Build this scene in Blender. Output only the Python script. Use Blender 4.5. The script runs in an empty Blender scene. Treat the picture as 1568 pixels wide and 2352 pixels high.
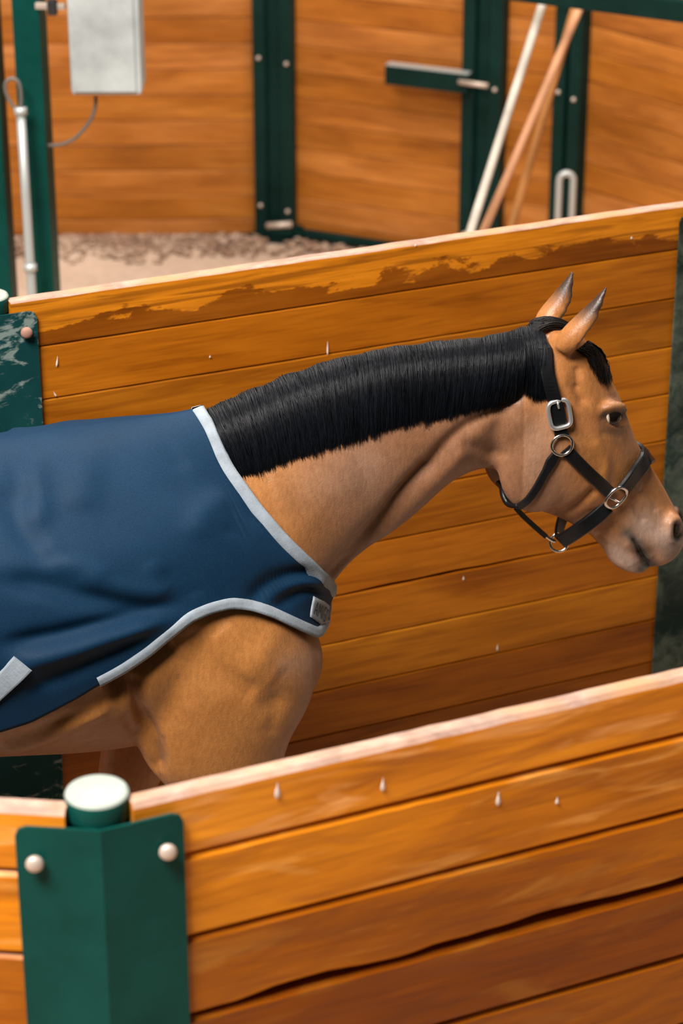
import bpy, bmesh, math, random
import numpy as np
from mathutils import Vector, Matrix
from mathutils.bvhtree import BVHTree

random.seed(7)
rng = np.random.default_rng(7)
scene = bpy.context.scene
COL = scene.collection

# ------------------------------------------------------------------ camera
F = 5553.0                      # focal length in pixels of the 1568x2352 frame
TH = math.radians(24.9)         # looking down
H = 3.625
cd = bpy.data.cameras.new('camera')
cam = bpy.data.objects.new('camera', cd)
COL.objects.link(cam)
cam.location = (0, 0, H)
cam.rotation_euler = (math.pi / 2 - TH, 0, 0)
cd.sensor_fit = 'VERTICAL'
cd.sensor_height = 36.0
cd.sensor_width = 24.0
cd.lens = F * 36.0 / 2352.0
cd.clip_end = 200
cd.dof.use_dof = True
cd.dof.focus_distance = 5.0
cd.dof.aperture_fstop = 3.4
scene.camera = cam

# ------------------------------------------------------------------ light
world = bpy.data.worlds.new('barn_air')
scene.world = world
world.use_nodes = True
bg = world.node_tree.nodes['Background']
bg.inputs[0].default_value = (1.0, 0.93, 0.86, 1)
bg.inputs[1].default_value = 0.07


def area(name, loc, size, energy, color, aim=None):
    l = bpy.data.lights.new(name, 'AREA')
    l.shape = 'RECTANGLE'
    l.size, l.size_y = size
    l.energy = energy
    l.color = color
    o = bpy.data.objects.new(name, l)
    o.location = loc
    if aim is not None:
        o.rotation_euler = (Vector(aim) - Vector(loc)).to_track_quat('-Z', 'Y').to_euler()
    COL.objects.link(o)
    return o


area('roof_skylight', (-2.2, 1.2, 6.6), (2.6, 1.8), 930, (1.0, 0.95, 0.90), aim=(0.1, 4.2, 1.3))
area('roof_skylight', (0.0, 7.2, 6.4), (6.0, 2.2), 560, (1.0, 0.93, 0.85), aim=(0.0, 8.6, 0))

scene.view_settings.view_transform = 'Standard'
scene.view_settings.look = 'None'
scene.view_settings.gamma = 1.0
scene.view_settings.use_curve_mapping = False
scene.view_settings.exposure = 0.0

# ------------------------------------------------------------------ geometry helpers
ct, st = math.cos(TH), math.sin(TH)
CAM = np.array([0, 0, H])


def ray(x, y):
    X = (x - 784) / F
    Y = -(y - 1176) / F
    return np.array([X, ct + Y * st, -st + Y * ct])


def on_z(x, y, z=0.0):
    d = ray(x, y)
    return CAM + d * ((z - H) / d[2])


def on_depth(x, y, Y):
    d = ray(x, y)
    return CAM + d * (Y / d[1])


def on_plane(x, y, p0, n):
    d = ray(x, y)
    return CAM + d * (np.dot(np.asarray(p0) - CAM, n) / np.dot(d, n))


def add_box(bm, c, s, mat=None, bev=0.0):
    r = bmesh.ops.create_cube(bm, size=1.0)
    vs = r['verts']
    for v in vs:
        v.co = Vector((v.co.x * s[0], v.co.y * s[1], v.co.z * s[2]))
    if bev > 0:
        es = list({e for v in vs for e in v.link_edges})
        rb = bmesh.ops.bevel(bm, geom=es, offset=bev, segments=2, affect='EDGES', profile=0.6)
        vs = list({v for f in rb['faces'] for v in f.verts} | {v for v in vs if v.is_valid})
    for v in vs:
        v.co = v.co + Vector(c)
        if mat is not None:
            v.co = mat @ v.co
    return vs


def tube(pts, radius, n=10, closed=False, flat=1.0):
    """verts, faces of a tube along pts (radius may be a list)"""
    pts = [Vector(p) for p in pts]
    m = len(pts)
    rad = radius if hasattr(radius, '__len__') else [radius] * m
    V, Fc = [], []
    prev = None
    for i, p in enumerate(pts):
        a = pts[(i - 1) % m] if (closed or i > 0) else p
        b = pts[(i + 1) % m] if (closed or i < m - 1) else p
        t = (b - a).normalized()
        if prev is None:
            ref = Vector((0, 0, 1)) if abs(t.z) < 0.9 else Vector((1, 0, 0))
            x = t.cross(ref).normalized()
        else:
            x = (prev - t * prev.dot(t)).normalized()
        prev = x
        y = t.cross(x)
        for k in range(n):
            an = 2 * math.pi * k / n
            V.append(p + (x * math.cos(an) + y * math.sin(an) * flat) * rad[i])
    R = m if closed else m - 1
    for i in range(R):
        j = (i + 1) % m
        for k in range(n):
            k2 = (k + 1) % n
            Fc.append((i * n + k, i * n + k2, j * n + k2, j * n + k))
    if not closed:
        Fc.append(tuple(range(n - 1, -1, -1)))
        Fc.append(tuple((m - 1) * n + k for k in range(n)))
    return V, Fc


def mesh_obj(name, V, Fc, mat, parent=None, smooth=True, cols=None):
    me = bpy.data.meshes.new(name)
    me.from_pydata([tuple(v) for v in V], [], [tuple(int(i) for i in f) for f in Fc])
    return link(name, me, mat, parent, smooth)


def link(name, me, mat, parent=None, smooth=True):
    me.update()
    o = bpy.data.objects.new(name, me)
    COL.objects.link(o)
    for m in (mat if isinstance(mat, (list, tuple)) else [mat]):
        me.materials.append(m)
    if smooth:
        me.polygons.foreach_set('use_smooth', [True] * len(me.polygons))
    if parent is not None:
        o.parent = parent
    return o


def bm_obj(name, bm, mat, parent=None, smooth=False):
    bmesh.ops.recalc_face_normals(bm, faces=bm.faces)
    me = bpy.data.meshes.new(name)
    bm.to_mesh(me)
    bm.free()
    return link(name, me, mat, parent, smooth)


def empty(name, loc=(0, 0, 0), rz=0.0):
    o = bpy.data.objects.new(name, None)
    o.empty_display_size = 0.1
    o.location = loc
    o.rotation_euler = (0, 0, rz)
    COL.objects.link(o)
    return o


def tag(o, label, cat, group=None):
    o['label'] = label
    o['category'] = cat
    if group:
        o['group'] = group
    return o


def smooth_path(pts, n):
    """Catmull-Rom resample of an (m,k) array to n points, even in chord length"""
    p = np.asarray(pts, float)
    m = len(p)
    d = np.r_[0, np.cumsum(np.linalg.norm(np.diff(p, axis=0), axis=1) + 1e-9)]
    t = np.linspace(0, d[-1], n)
    out = np.empty((n, p.shape[1]))
    tang = np.empty_like(p)
    for i in range(m):
        a, b = max(i - 1, 0), min(i + 1, m - 1)
        tang[i] = (p[b] - p[a]) / (d[b] - d[a])
    for k, tt in enumerate(t):
        i = min(np.searchsorted(d, tt, side='right') - 1, m - 2)
        h = d[i + 1] - d[i]
        x = (tt - d[i]) / h
        out[k] = ((2 * x**3 - 3 * x**2 + 1) * p[i] + (x**3 - 2 * x**2 + x) * h * tang[i]
                  + (-2 * x**3 + 3 * x**2) * p[i + 1] + (x**3 - x**2) * h * tang[i + 1])
    return out


# ------------------------------------------------------------------ materials
class NT:
    def __init__(self, name):
        self.m = bpy.data.materials.new(name)
        self.m.use_nodes = True
        self.t = self.m.node_tree
        self.b = self.t.nodes['Principled BSDF']

    def n(self, kind, **kw):
        x = self.t.nodes.new('ShaderNode' + kind)
        for k, v in kw.items():
            setattr(x, k, v)
        return x

    def l(self, a, b):
        self.t.links.new(a, b)

    def set(self, **kw):
        for k, v in kw.items():
            self.b.inputs[k.replace('_', ' ')].default_value = v
        return self

    def noise(self, vec, scale, detail=4, rough=0.55, dist=0.0, mapscale=None, loc=None):
        if mapscale is not None:
            mp = self.n('Mapping')
            mp.inputs['Scale'].default_value = mapscale
            if loc:
                mp.inputs['Location'].default_value = loc
            self.l(vec, mp.inputs['Vector'])
            vec = mp.outputs[0]
        x = self.n('TexNoise')
        x.inputs['Scale'].default_value = scale
        x.inputs['Detail'].default_value = detail
        x.inputs['Roughness'].default_value = rough
        x.inputs['Distortion'].default_value = dist
        self.l(vec, x.inputs['Vector'])
        return x.outputs['Fac']

    def ramp(self, fac, stops):
        r = self.n('ValToRGB')
        e = r.color_ramp.elements
        while len(e) < len(stops):
            e.new(0.5)
        for i, (p, c) in enumerate(stops):
            e[i].position = p
            e[i].color = (*c, 1) if len(c) == 3 else c
        self.l(fac, r.inputs[0])
        return r.outputs[0]

    def mix(self, fac, a, b, mode='MIX'):
        x = self.n('Mix', data_type='RGBA', blend_type=mode)
        for sock, v in ((x.inputs[0], fac), (x.inputs[6], a), (x.inputs[7], b)):
            if hasattr(v, 'links'):
                self.l(v, sock)
            elif isinstance(v, (int, float)):
                sock.default_value = v
            else:
                sock.default_value = (*v, 1)
        return x.outputs[2]

    def math(self, op, a, b=None, clamp=False):
        x = self.n('Math', operation=op, use_clamp=clamp)
        for sock, v in ((x.inputs[0], a), (x.inputs[1], b)):
            if v is None:
                continue
            if hasattr(v, 'links'):
                self.l(v, sock)
            else:
                sock.default_value = v
        return x.outputs[0]

    def bump(self, h, strength=0.3, dist=0.01, normal=None):
        x = self.n('Bump')
        x.inputs['Strength'].default_value = strength
        x.inputs['Distance'].default_value = dist
        self.l(h, x.inputs['Height'])
        if normal is not None:
            self.l(normal, x.inputs['Normal'])
        return x.outputs[0]


def simple(name, col, rough=0.5, metal=0.0, **kw):
    t = NT(name)
    t.set(Base_Color=(*col, 1), Roughness=rough, Metallic=metal, **kw)
    return t.m


def wood(name, worn=False, rough=0.36, blur=1.0, wavy=0.25, grain=0.5, painted_gloss=False):
    """varnished orange timber; every board its own stretch of grain and tint (object colour)"""
    t = NT(name)
    tc = t.n('TexCoord')
    oi = t.n('ObjectInfo')
    off = t.n('CombineXYZ')
    r1 = t.math('MULTIPLY', oi.outputs['Random'], 37.0)
    r2 = t.math('MULTIPLY', oi.outputs['Random'], 91.0)
    t.l(r1, off.inputs[0]); t.l(r2, off.inputs[2])
    va = t.n('VectorMath', operation='ADD')
    t.l(tc.outputs['Object'], va.inputs[0]); t.l(off.outputs[0], va.inputs[1])
    v = va.outputs[0]
    broad = t.noise(v, 1.0, 3, 0.5, 0.4, mapscale=(1.6, 5, 7.0))
    fine = t.noise(v, 1.0, 5, 0.62, 0.15, mapscale=(7.0, 60, 150.0))
    mid = t.noise(v, 1.0, 4, 0.55, 1.2, mapscale=(2.2, 14, 38.0))
    c = t.ramp(broad, [(0.25, (0.26, 0.070, 0.0022)), (0.48, (0.42, 0.128, 0.0045)), (0.75, (0.54, 0.185, 0.010))])
    dark = t.ramp(mid, [(0.36, (0.52, 0.42, 0.30)), (0.50, (0.95, 0.93, 0.90)), (0.68, (1.08, 1.05, 1.0))])
    c = t.mix(grain, c, dark, 'MULTIPLY')
    fr = t.ramp(fine, [(0.32, (0.72, 0.66, 0.58)), (0.55, (1, 1, 1))])
    c = t.mix(0.55, c, fr, 'MULTIPLY')
    if painted_gloss:          # varnish gloss painted into the colour as pale blotches
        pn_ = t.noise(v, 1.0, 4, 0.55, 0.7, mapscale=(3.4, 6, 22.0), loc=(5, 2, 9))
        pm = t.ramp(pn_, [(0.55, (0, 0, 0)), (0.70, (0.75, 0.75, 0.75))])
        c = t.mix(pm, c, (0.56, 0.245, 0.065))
    c = t.mix(1.0, c, oi.outputs['Color'], 'MULTIPLY')
    h = t.math('ADD', t.math('MULTIPLY', fine, 0.25), t.math('MULTIPLY', mid, 0.25))
    ro = t.math('ADD', t.math('MULTIPLY', broad, 0.22), rough - 0.1)
    if worn:
        sep = t.n('SeparateXYZ')
        t.l(tc.outputs['Object'], sep.inputs[0])
        e1 = t.noise(v, 1.0, 6, 0.68, 0.3, mapscale=(9, 3, 24.0))
        e2 = t.noise(v, 1.0, 3, 0.5, 0.2, mapscale=(3.2, 3, 6.0))
        # height in the board plus a ragged edge: varnish worn away along the top
        q = t.math('ADD', t.math('ADD', t.math('MULTIPLY', sep.outputs[2], 24.0), 0.30), t.math('MULTIPLY', t.math('SUBTRACT', e1, 0.5), 3.4))
        q = t.math('ADD', q, t.math('MULTIPLY', t.math('SUBTRACT', e2, 0.5), 3.2))
        msk = t.n('MapRange', clamp=True)
        msk.inputs['From Min'].default_value = -0.03
        msk.inputs['From Max'].default_value = 0.14
        t.l(q, msk.inputs['Value'])
        wc = t.ramp(fine, [(0.3, (0.50, 0.152, 0.004)), (0.65, (0.70, 0.235, 0.010))])
        wc2 = t.mix(t.ramp(mid, [(0.36, (1, 1, 1)), (0.5, (0, 0, 0))]), wc, (0.33, 0.10, 0.004))
        c = t.mix(msk.outputs[0], t.mix(1.0, c, (0.62, 0.55, 0.5), 'MULTIPLY'), wc2)
        h = t.math('SUBTRACT', h, t.math('MULTIPLY', msk.outputs[0], 0.3))
    lw = t.noise(v, 1.0, 2, 0.4, 0.6, mapscale=(4.5, 6, 16.0))
    nb = t.bump(h, 0.30, 0.004)
    nb = t.bump(lw, wavy, 0.012, nb)
    t.l(c, t.b.inputs['Base Color'])
    t.l(ro, t.b.inputs['Roughness'])
    t.l(nb, t.b.inputs['Normal'])
    t.set(Specular_IOR_Level=0.2)
    return t.m


def painted(name, base, chip=None, amount=0.5, rough=0.42, scale=(1, 1, 1), sharp=0.04, dirt=None):
    t = NT(name)
    tc = t.n('TexCoord')
    v = tc.outputs['Object']
    a = t.noise(v, 6, 4, 0.6)
    c = t.ramp(a, [(0.3, tuple(x * 0.75 for x in base)), (0.7, tuple(x * 1.2 for x in base))])
    if chip is not None:
        e = t.noise(v, 9, 8, 0.72, 0.9, mapscale=scale)
        e2 = t.noise(v, 2.6, 3, 0.5)
        q = t.math('ADD', e, t.math('MULTIPLY', e2, 0.55))
        m = t.ramp(q, [(amount, (0, 0, 0)), (amount + sharp, (1, 1, 1))])
        c = t.mix(m, c, chip)
    if dirt is not None:
        d = t.noise(v, 4.5, 6, 0.65, 0.5, loc=(3, 1, 2), mapscale=(1, 1, 1))
        dm = t.ramp(d, [(0.45, (0, 0, 0)), (0.66, (1, 1, 1))])
        c = t.mix(t.math('MULTIPLY', dm, 0.8), c, dirt)
    t.l(c, t.b.inputs['Base Color'])
    t.set(Roughness=rough, Specular_IOR_Level=0.1)
    t.l(t.bump(a, 0.08, 0.01), t.b.inputs['Normal'])
    return t.m


M = {}
M['wood'] = wood('varnished_timber', rough=0.38, wavy=0.22)
M['wood_near'] = wood('glossy_varnished_timber', rough=0.33, wavy=0.6, grain=0.3, painted_gloss=True)
M['wood_worn'] = wood('worn_varnished_timber', worn=True, rough=0.42, wavy=0.2)
M['wood_far'] = wood('dusty_varnished_timber', rough=0.5, wavy=0.2)


def raw_top():
    t = NT('bare_timber_edge')
    tc = t.n('TexCoord')
    a = t.noise(tc.outputs['Object'], 1.0, 5, 0.65, 0.4, mapscale=(14, 30, 30))
    b = t.noise(tc.outputs['Object'], 1.0, 3, 0.6, 0.4, mapscale=(5, 9, 9))
    c = t.ramp(a, [(0.3, (0.26, 0.15, 0.11)), (0.62, (0.52, 0.33, 0.25))])
    c = t.mix(t.ramp(b, [(0.45, (0, 0, 0)), (0.7, (1, 1, 1))]), c, (0.50, 0.26, 0.13))
    t.l(c, t.b.inputs['Base Color'])
    t.set(Roughness=0.7)
    return t.m


M['raw_top'] = raw_top()
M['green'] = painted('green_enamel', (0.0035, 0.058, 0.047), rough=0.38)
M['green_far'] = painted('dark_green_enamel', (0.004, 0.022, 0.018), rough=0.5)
M['green_chip'] = painted('scuffed_green_enamel', (0.005, 0.045, 0.046), chip=(0.20, 0.26, 0.24), amount=0.80, scale=(1, 1, 2.6), sharp=0.07, rough=0.45)
M['green_dirty'] = painted('grimy_green_enamel', (0.006, 0.024, 0.019), chip=(0.095, 0.115, 0.088), amount=0.62, scale=(1.4, 1.4, 1.6), sharp=0.24, rough=0.65, dirt=(0.012, 0.018, 0.014))
M['cap_white'] = painted('chalky_white_cap', (0.34, 0.375, 0.33), chip=(0.13, 0.16, 0.13), amount=0.80, sharp=0.14, rough=0.6)
M['bolt'] = simple('dull_zinc_bolt', (0.62, 0.50, 0.42), 0.45, 0.35)
M['bolt_rust'] = simple('rusty_bolt', (0.38, 0.20, 0.14), 0.7, 0.1)
M['zinc'] = simple('galvanised_steel', (0.55, 0.58, 0.57), 0.45, 0.4)
M['white_box'] = painted('grey_white_cabinet', (0.47, 0.50, 0.49), rough=0.45)
M['cable'] = simple('grey_cable', (0.16, 0.14, 0.12), 0.6)
M['rubber'] = simple('black_rubber', (0.02, 0.02, 0.02), 0.6)
M['pole_white'] = painted('chalky_pole_paint', (0.60, 0.54, 0.46), rough=0.6)
M['pole_tan'] = painted('bare_pole_timber', (0.60, 0.30, 0.16), rough=0.6)
M['pole_brown'] = painted('oiled_pole_timber', (0.50, 0.22, 0.07), rough=0.6)
M['dropping'] = simple('dried_white_splash', (0.80, 0.66, 0.56), 0.7)
M['clod'] = painted('damp_clod', (0.30, 0.185, 0.125), chip=(0.48, 0.34, 0.25), amount=0.78, rough=0.95)


def sand():
    t = NT('pale_sand')
    tc = t.n('TexCoord')
    v = tc.outputs['Object']
    a = t.noise(v, 1.3, 5, 0.6)
    b = t.noise(v, 22, 6, 0.7)
    c = t.ramp(a, [(0.3, (0.55, 0.395, 0.285)), (0.65, (0.70, 0.535, 0.41))])
    c = t.mix(0.35, c, t.ramp(b, [(0.3, (0.6, 0.55, 0.5)), (0.6, (1.05, 1.05, 1.05))]), 'MULTIPLY')
    t.l(c, t.b.inputs['Base Color'])
    t.set(Roughness=0.95, Specular_IOR_Level=0.1)
    t.l(t.bump(b, 0.5, 0.02), t.b.inputs['Normal'])
    return t.m


M['sand'] = sand()

# ------------------------------------------------------------------ floor
bm = bmesh.new()
bmesh.ops.create_grid(bm, x_segments=60, y_segments=60, size=11)
for v in bm.verts:
    v.co += Vector((0, 8, 0))
    v.co.z = 0.012 * math.sin(v.co.x * 3.1 + v.co.y) * math.cos(v.co.y * 2.3) - 0.012
fl = bm_obj('floor', bm, M['sand'], smooth=True)
fl['kind'] = 'structure'


# ------------------------------------------------------------------ board walls
def plank(name, L, hh, t, mat, parent, mtx, tint, top_mat=None, low_edge=None, seg=10, proud=0.0, cham=0.004):
    """a board: x along it, y through it (face at -y), z up; low_edge(x) lifts its lower edge"""
    prof = [(-t / 2 + cham, -hh / 2), (-t / 2, -hh / 2 + cham), (-t / 2, hh / 2 - cham), (-t / 2 + cham, hh / 2),
            (t / 2 - cham, hh / 2), (t / 2, hh / 2 - cham), (t / 2, -hh / 2 + cham), (t / 2 - cham, -hh / 2)]
    V, Fc, mi = [], [], []
    for i in range(seg + 1):
        x = -L / 2 + L * i / seg
        lift = low_edge(x) if low_edge else 0.0
        jt = random.uniform(-0.0008, 0.0008)
        for k, (y, z) in enumerate(prof):
            zz = z + (lift if z < 0 else jt)
            V.append((x, y - proud, zz))
    for i in range(seg):
        for k in range(8):
            k2 = (k + 1) % 8
            Fc.append((i * 8 + k, (i + 1) * 8 + k, (i + 1) * 8 + k2, i * 8 + k2))
            mi.append(1 if (top_mat and k in (2, 3, 4)) else 0)
    Fc.append(tuple(range(8))); mi.append(0)
    Fc.append(tuple(seg * 8 + k for k in range(7, -1, -1))); mi.append(0)
    me = bpy.data.meshes.new(name)
    me.from_pydata(V, [], Fc)
    o = link(name, me, [mat] + ([top_mat] if top_mat else []), parent, smooth=False)
    me.polygons.foreach_set('material_index', mi)
    o.matrix_world = mtx
    o.color = (*tint, 1)
    return o


def wall_frame(p, ang):
    """matrix: x along the wall, y into it (away from the camera side), origin at p (x, y) on the face"""
    return Matrix.Translation((p[0], p[1], 0)) @ Matrix.Rotation(ang, 4, 'Z')


def structure(name, V, Fc, mat):
    o = mesh_obj(name, V, Fc, mat, smooth=False)
    o['kind'] = 'structure'
    return o


def panel(parent, p0, p1, tops, t, mat, tints, worn=None, top_mat=None, edges=None, seg=10, face=0.0, cham=0.004, z_floor=0.0, prouds=None):
    """boards between plan points p0 and p1 (face line); tops: list of board top heights, down to the floor"""
    p0, p1 = np.array(p0[:2]), np.array(p1[:2])
    L = float(np.linalg.norm(p1 - p0))
    ang = math.atan2(p1[1] - p0[1], p1[0] - p0[0])
    mid = (p0 + p1) / 2
    out = []
    for i in range(len(tops)):
        zt = tops[i]
        zb = tops[i + 1] if i + 1 < len(tops) else z_floor
        hh = zt - zb - 0.0022
        if hh < 0.02:
            continue
        mtx = wall_frame(mid, ang) @ Matrix.Translation((0, t / 2 + face, (zt + zb) / 2))
        pr = random.uniform(-0.0012, 0.0012) + (prouds or {}).get(i, 0.0)
        o = plank('plank', L, hh, t, worn if (worn and i == 0) else mat, parent, mtx, tints[i % len(tints)],
                  top_mat if i == 0 else None, (edges or {}).get(i), seg, pr, cham)
        out.append(o)
    return out


A_IN = math.radians(24.05)
A_OUT = math.radians(24.37)
d_in = np.array([math.cos(A_IN), math.sin(A_IN), 0]); n_in = np.array([-math.sin(A_IN), math.cos(A_IN), 0])
d_out = np.array([math.cos(A_OUT), math.sin(A_OUT), 0]); n_out = np.array([-math.sin(A_OUT), math.cos(A_OUT), 0])
P_IN = np.array([0, 5.5, 0]); P_OUT = np.array([0, 3.16, 0])
B30 = math.radians(30)

in_left = on_plane(-22, 780, P_IN, n_in)          # corners of the inner ring (on the board face)
in_right = on_plane(1552, 560, P_IN, n_in) + d_in * 0.135
out_left = on_plane(232, 1940, P_OUT, n_out)
out_right = out_left + d_out * 2.9
WALL_H = 1.75
tops_in = [WALL_H, 1.633] + [1.633 - 0.1328 * i for i in range(1, 13)]
tops_out = [WALL_H, 1.640] + [1.640 - 0.14686 * i for i in range(1, 12)]
tops_in = [z for z in tops_in if z > 0.02]; tops_out = [z for z in tops_out if z > 0.02]


def rot(v, a):
    return np.array([v[0] * math.cos(a) - v[1] * math.sin(a), v[0] * math.sin(a) + v[1] * math.cos(a), 0])


in_dirs = {'mid': d_in, 'left': rot(d_in, -B30), 'right': rot(d_in, B30)}
out_dirs = {'mid': d_out, 'left': rot(d_out, -B30), 'right': rot(d_out, B30)}

T_W = 0.038


def backing(name, segs, off, hgt):
    """thin steel sheet the boards are screwed to; it ends below the boards' tops"""
    V, Fc = [], []
    for p0, p1 in segs:
        d = np.array(p1) - np.array(p0); L = np.linalg.norm(d); d = d / L
        n = np.array([-d[1], d[0], 0])
        b = len(V)
        for q in (p0, p1):
            for o_ in (off, off + 0.006):
                for z in (0.0, hgt):
                    V.append(np.array([q[0], q[1], 0]) + n * o_ + np.array([0, 0, z]))
        Fc += [tuple(b + i for i in f) for f in ((0, 1, 5, 4), (2, 6, 7, 3), (0, 2, 3, 1), (4, 5, 7, 6), (1, 3, 7, 5), (0, 4, 6, 2))]
    return structure(name, V, Fc, M['green_far'])


GAP = 0.052
in_segs = [(in_left - in_dirs['left'] * 1.85, in_left), (in_left, in_right), (in_right, in_right + in_dirs['right'] * 1.7)]
out_segs = [(out_left - out_dirs['left'] * 2.4, out_left), (out_left, out_right)]
w_in = backing('wall_inner', in_segs, T_W + 0.001, WALL_H - 0.03)
w_out = backing('wall_outer', out_segs, T_W + 0.001, WALL_H - 0.03)

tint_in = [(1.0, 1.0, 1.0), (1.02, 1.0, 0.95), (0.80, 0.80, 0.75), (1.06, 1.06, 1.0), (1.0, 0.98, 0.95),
           (0.74, 0.72, 0.65), (0.92, 0.88, 0.8), (0.98, 0.96, 0.9), (1.08, 1.15, 1.0), (0.78, 0.70, 0.5), (0.66, 0.58, 0.4), (0.6, 0.5, 0.4)]  # lowest boards tinted darker to carry the light's falloff down the wall
tint_out = [(1.80, 1.90, 2.4), (1.62, 1.66, 1.3), (0.95, 0.84, 0.40), (0.58, 0.43, 0.10), (0.76, 0.64, 0.25), (0.8, 0.7, 0.5)]  # boards differ in tone; the light's fading downwards is tinted in too


def crack(x):
    # the broken lower edge of the third board in the near wall (x from the middle of the board)
    x = x + 1.4
    e = 0.004
    for a, b, hgt in ((0.15, 0.42, 0.010), (0.45, 0.62, 0.006), (0.55, 0.9, 0.012), (0.8, 1.6, 0.013)):
        if a < x < b:
            e += hgt * math.sin(math.pi * (x - a) / (b - a))
    return e + 0.0015 * math.sin(47 * x) * math.sin(19 * x + 1)


for i, (p0, p1) in enumerate(in_segs):
    d = (p1 - p0) / np.linalg.norm(p1 - p0)
    panel(w_in, p0 + d * GAP, p1 - d * GAP, tops_in, T_W, M['wood'], tint_in, M['wood_worn'], M['raw_top'], seg=40 if i == 1 else 12, cham=0.003,
          edges={6: lambda x: 0.0035 + 0.002 * math.sin(9 * x) + 0.0012 * math.sin(31 * x + 1)} if i == 1 else None)
mid_out = []
for i, (p0, p1) in enumerate(out_segs):
    d = (p1 - p0) / np.linalg.norm(p1 - p0)
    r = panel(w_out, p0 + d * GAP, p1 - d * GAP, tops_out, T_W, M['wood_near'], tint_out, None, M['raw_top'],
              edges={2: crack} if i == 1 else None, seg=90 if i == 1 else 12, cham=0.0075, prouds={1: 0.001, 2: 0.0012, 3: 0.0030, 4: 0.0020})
    if i == 1:
        mid_out = r


# the walking track between the two walls: footing
trk = NT('worn_footing')
_tc = trk.n('TexCoord')
_n = trk.noise(_tc.outputs['Object'], 14, 6, 0.7)
trk.l(trk.ramp(_n, [(0.3, (0.30, 0.21, 0.15)), (0.7, (0.48, 0.34, 0.25))]), trk.b.inputs['Base Color'])
trk.set(Roughness=0.95, Specular_IOR_Level=0.05)
trk.l(trk.bump(_n, 0.6, 0.03), trk.b.inputs['Normal'])
_i = [in_segs[0][0], in_left, in_right, in_segs[2][1]]
_o = [out_segs[0][0] - out_dirs['left'] * 0.6, out_left, out_right, out_right + out_dirs['right'] * 1.5]
V = [(p[0], p[1], 0.014) for p in _i] + [(p[0], p[1], 0.014) for p in _o]
V += [(v[0], v[1], -0.02) for v in V]
Fc = [(k, k + 4, k + 5, k + 1) for k in range(3)] + [(k + 8, k + 9, k + 13, k + 12) for k in range(3)]
tr = mesh_obj('floor_track', V, Fc, trk.m, smooth=False)
tr['kind'] = 'structure'


# splashes: small raised teardrops, each a part of the board it is on
def splash(board, x, y, w_px, h_px, p0, n, lean=0):
    c = on_plane(x, y, np.array(p0) - n * 0.002, n)
    sc = np.linalg.norm(c - CAM) / F
    d = np.array([n[1], -n[0], 0])
    V, Fc = [], []
    N = 12
    for k in range(N):
        a = 2 * math.pi * k / N
        yy = math.sin(a)
        xx = math.cos(a) * (0.28 if yy > 0.2 else 1.0 if yy < -0.2 else 0.7)
        p = c + d * (xx * w_px / 2 + lean * yy) * sc + np.array([0, 0, 1]) * yy * h_px / 2 * sc / ct
        V.append(p)
    V.append(c - n * 0.003 - np.array([0, 0, 1]) * h_px * 0.2 * sc)
    for k in range(N):
        Fc.append((k, (k + 1) % N, N))
    inv = board.matrix_world.inverted()
    V = [inv @ Vector(v) for v in V]
    o = mesh_obj('splash_mark', V, Fc, M['dropping'], board)
    o['label'] = 'dried white splash'


near_boards = mid_out
splash(near_boards[0], 637, 1816, 18, 40, P_OUT, n_out)
splash(near_boards[0], 879, 1802, 14, 34, P_OUT, n_out)
splash(near_boards[1], 1144, 1834, 15, 36, P_OUT, n_out)
splash(near_boards[1], 1279, 1839, 11, 18, P_OUT, n_out)
# the inner wall's boards of the middle segment
inner_mid = [o for o in w_in.children if abs(o.matrix_world.to_euler().z - A_IN) < 0.01]
for (x, y, w, h_, i, ln) in ((752, 799, 5, 32, 1, 0), (131, 830, 5, 24, 1, 2), (126, 905, 5, 13, 1, -3), (482, 819, 5, 6, 1, 0),
                             (1142, 1487, 6, 16, 8, 0), (1064, 1328, 5, 10, 7, 0), (1450, 546, 6, 6, 0, 0), (954, 563, 6, 6, 0, 0)):
    if i < len(inner_mid):
        splash(inner_mid[i], x, y, w, h_, P_IN, n_in, ln)


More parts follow.
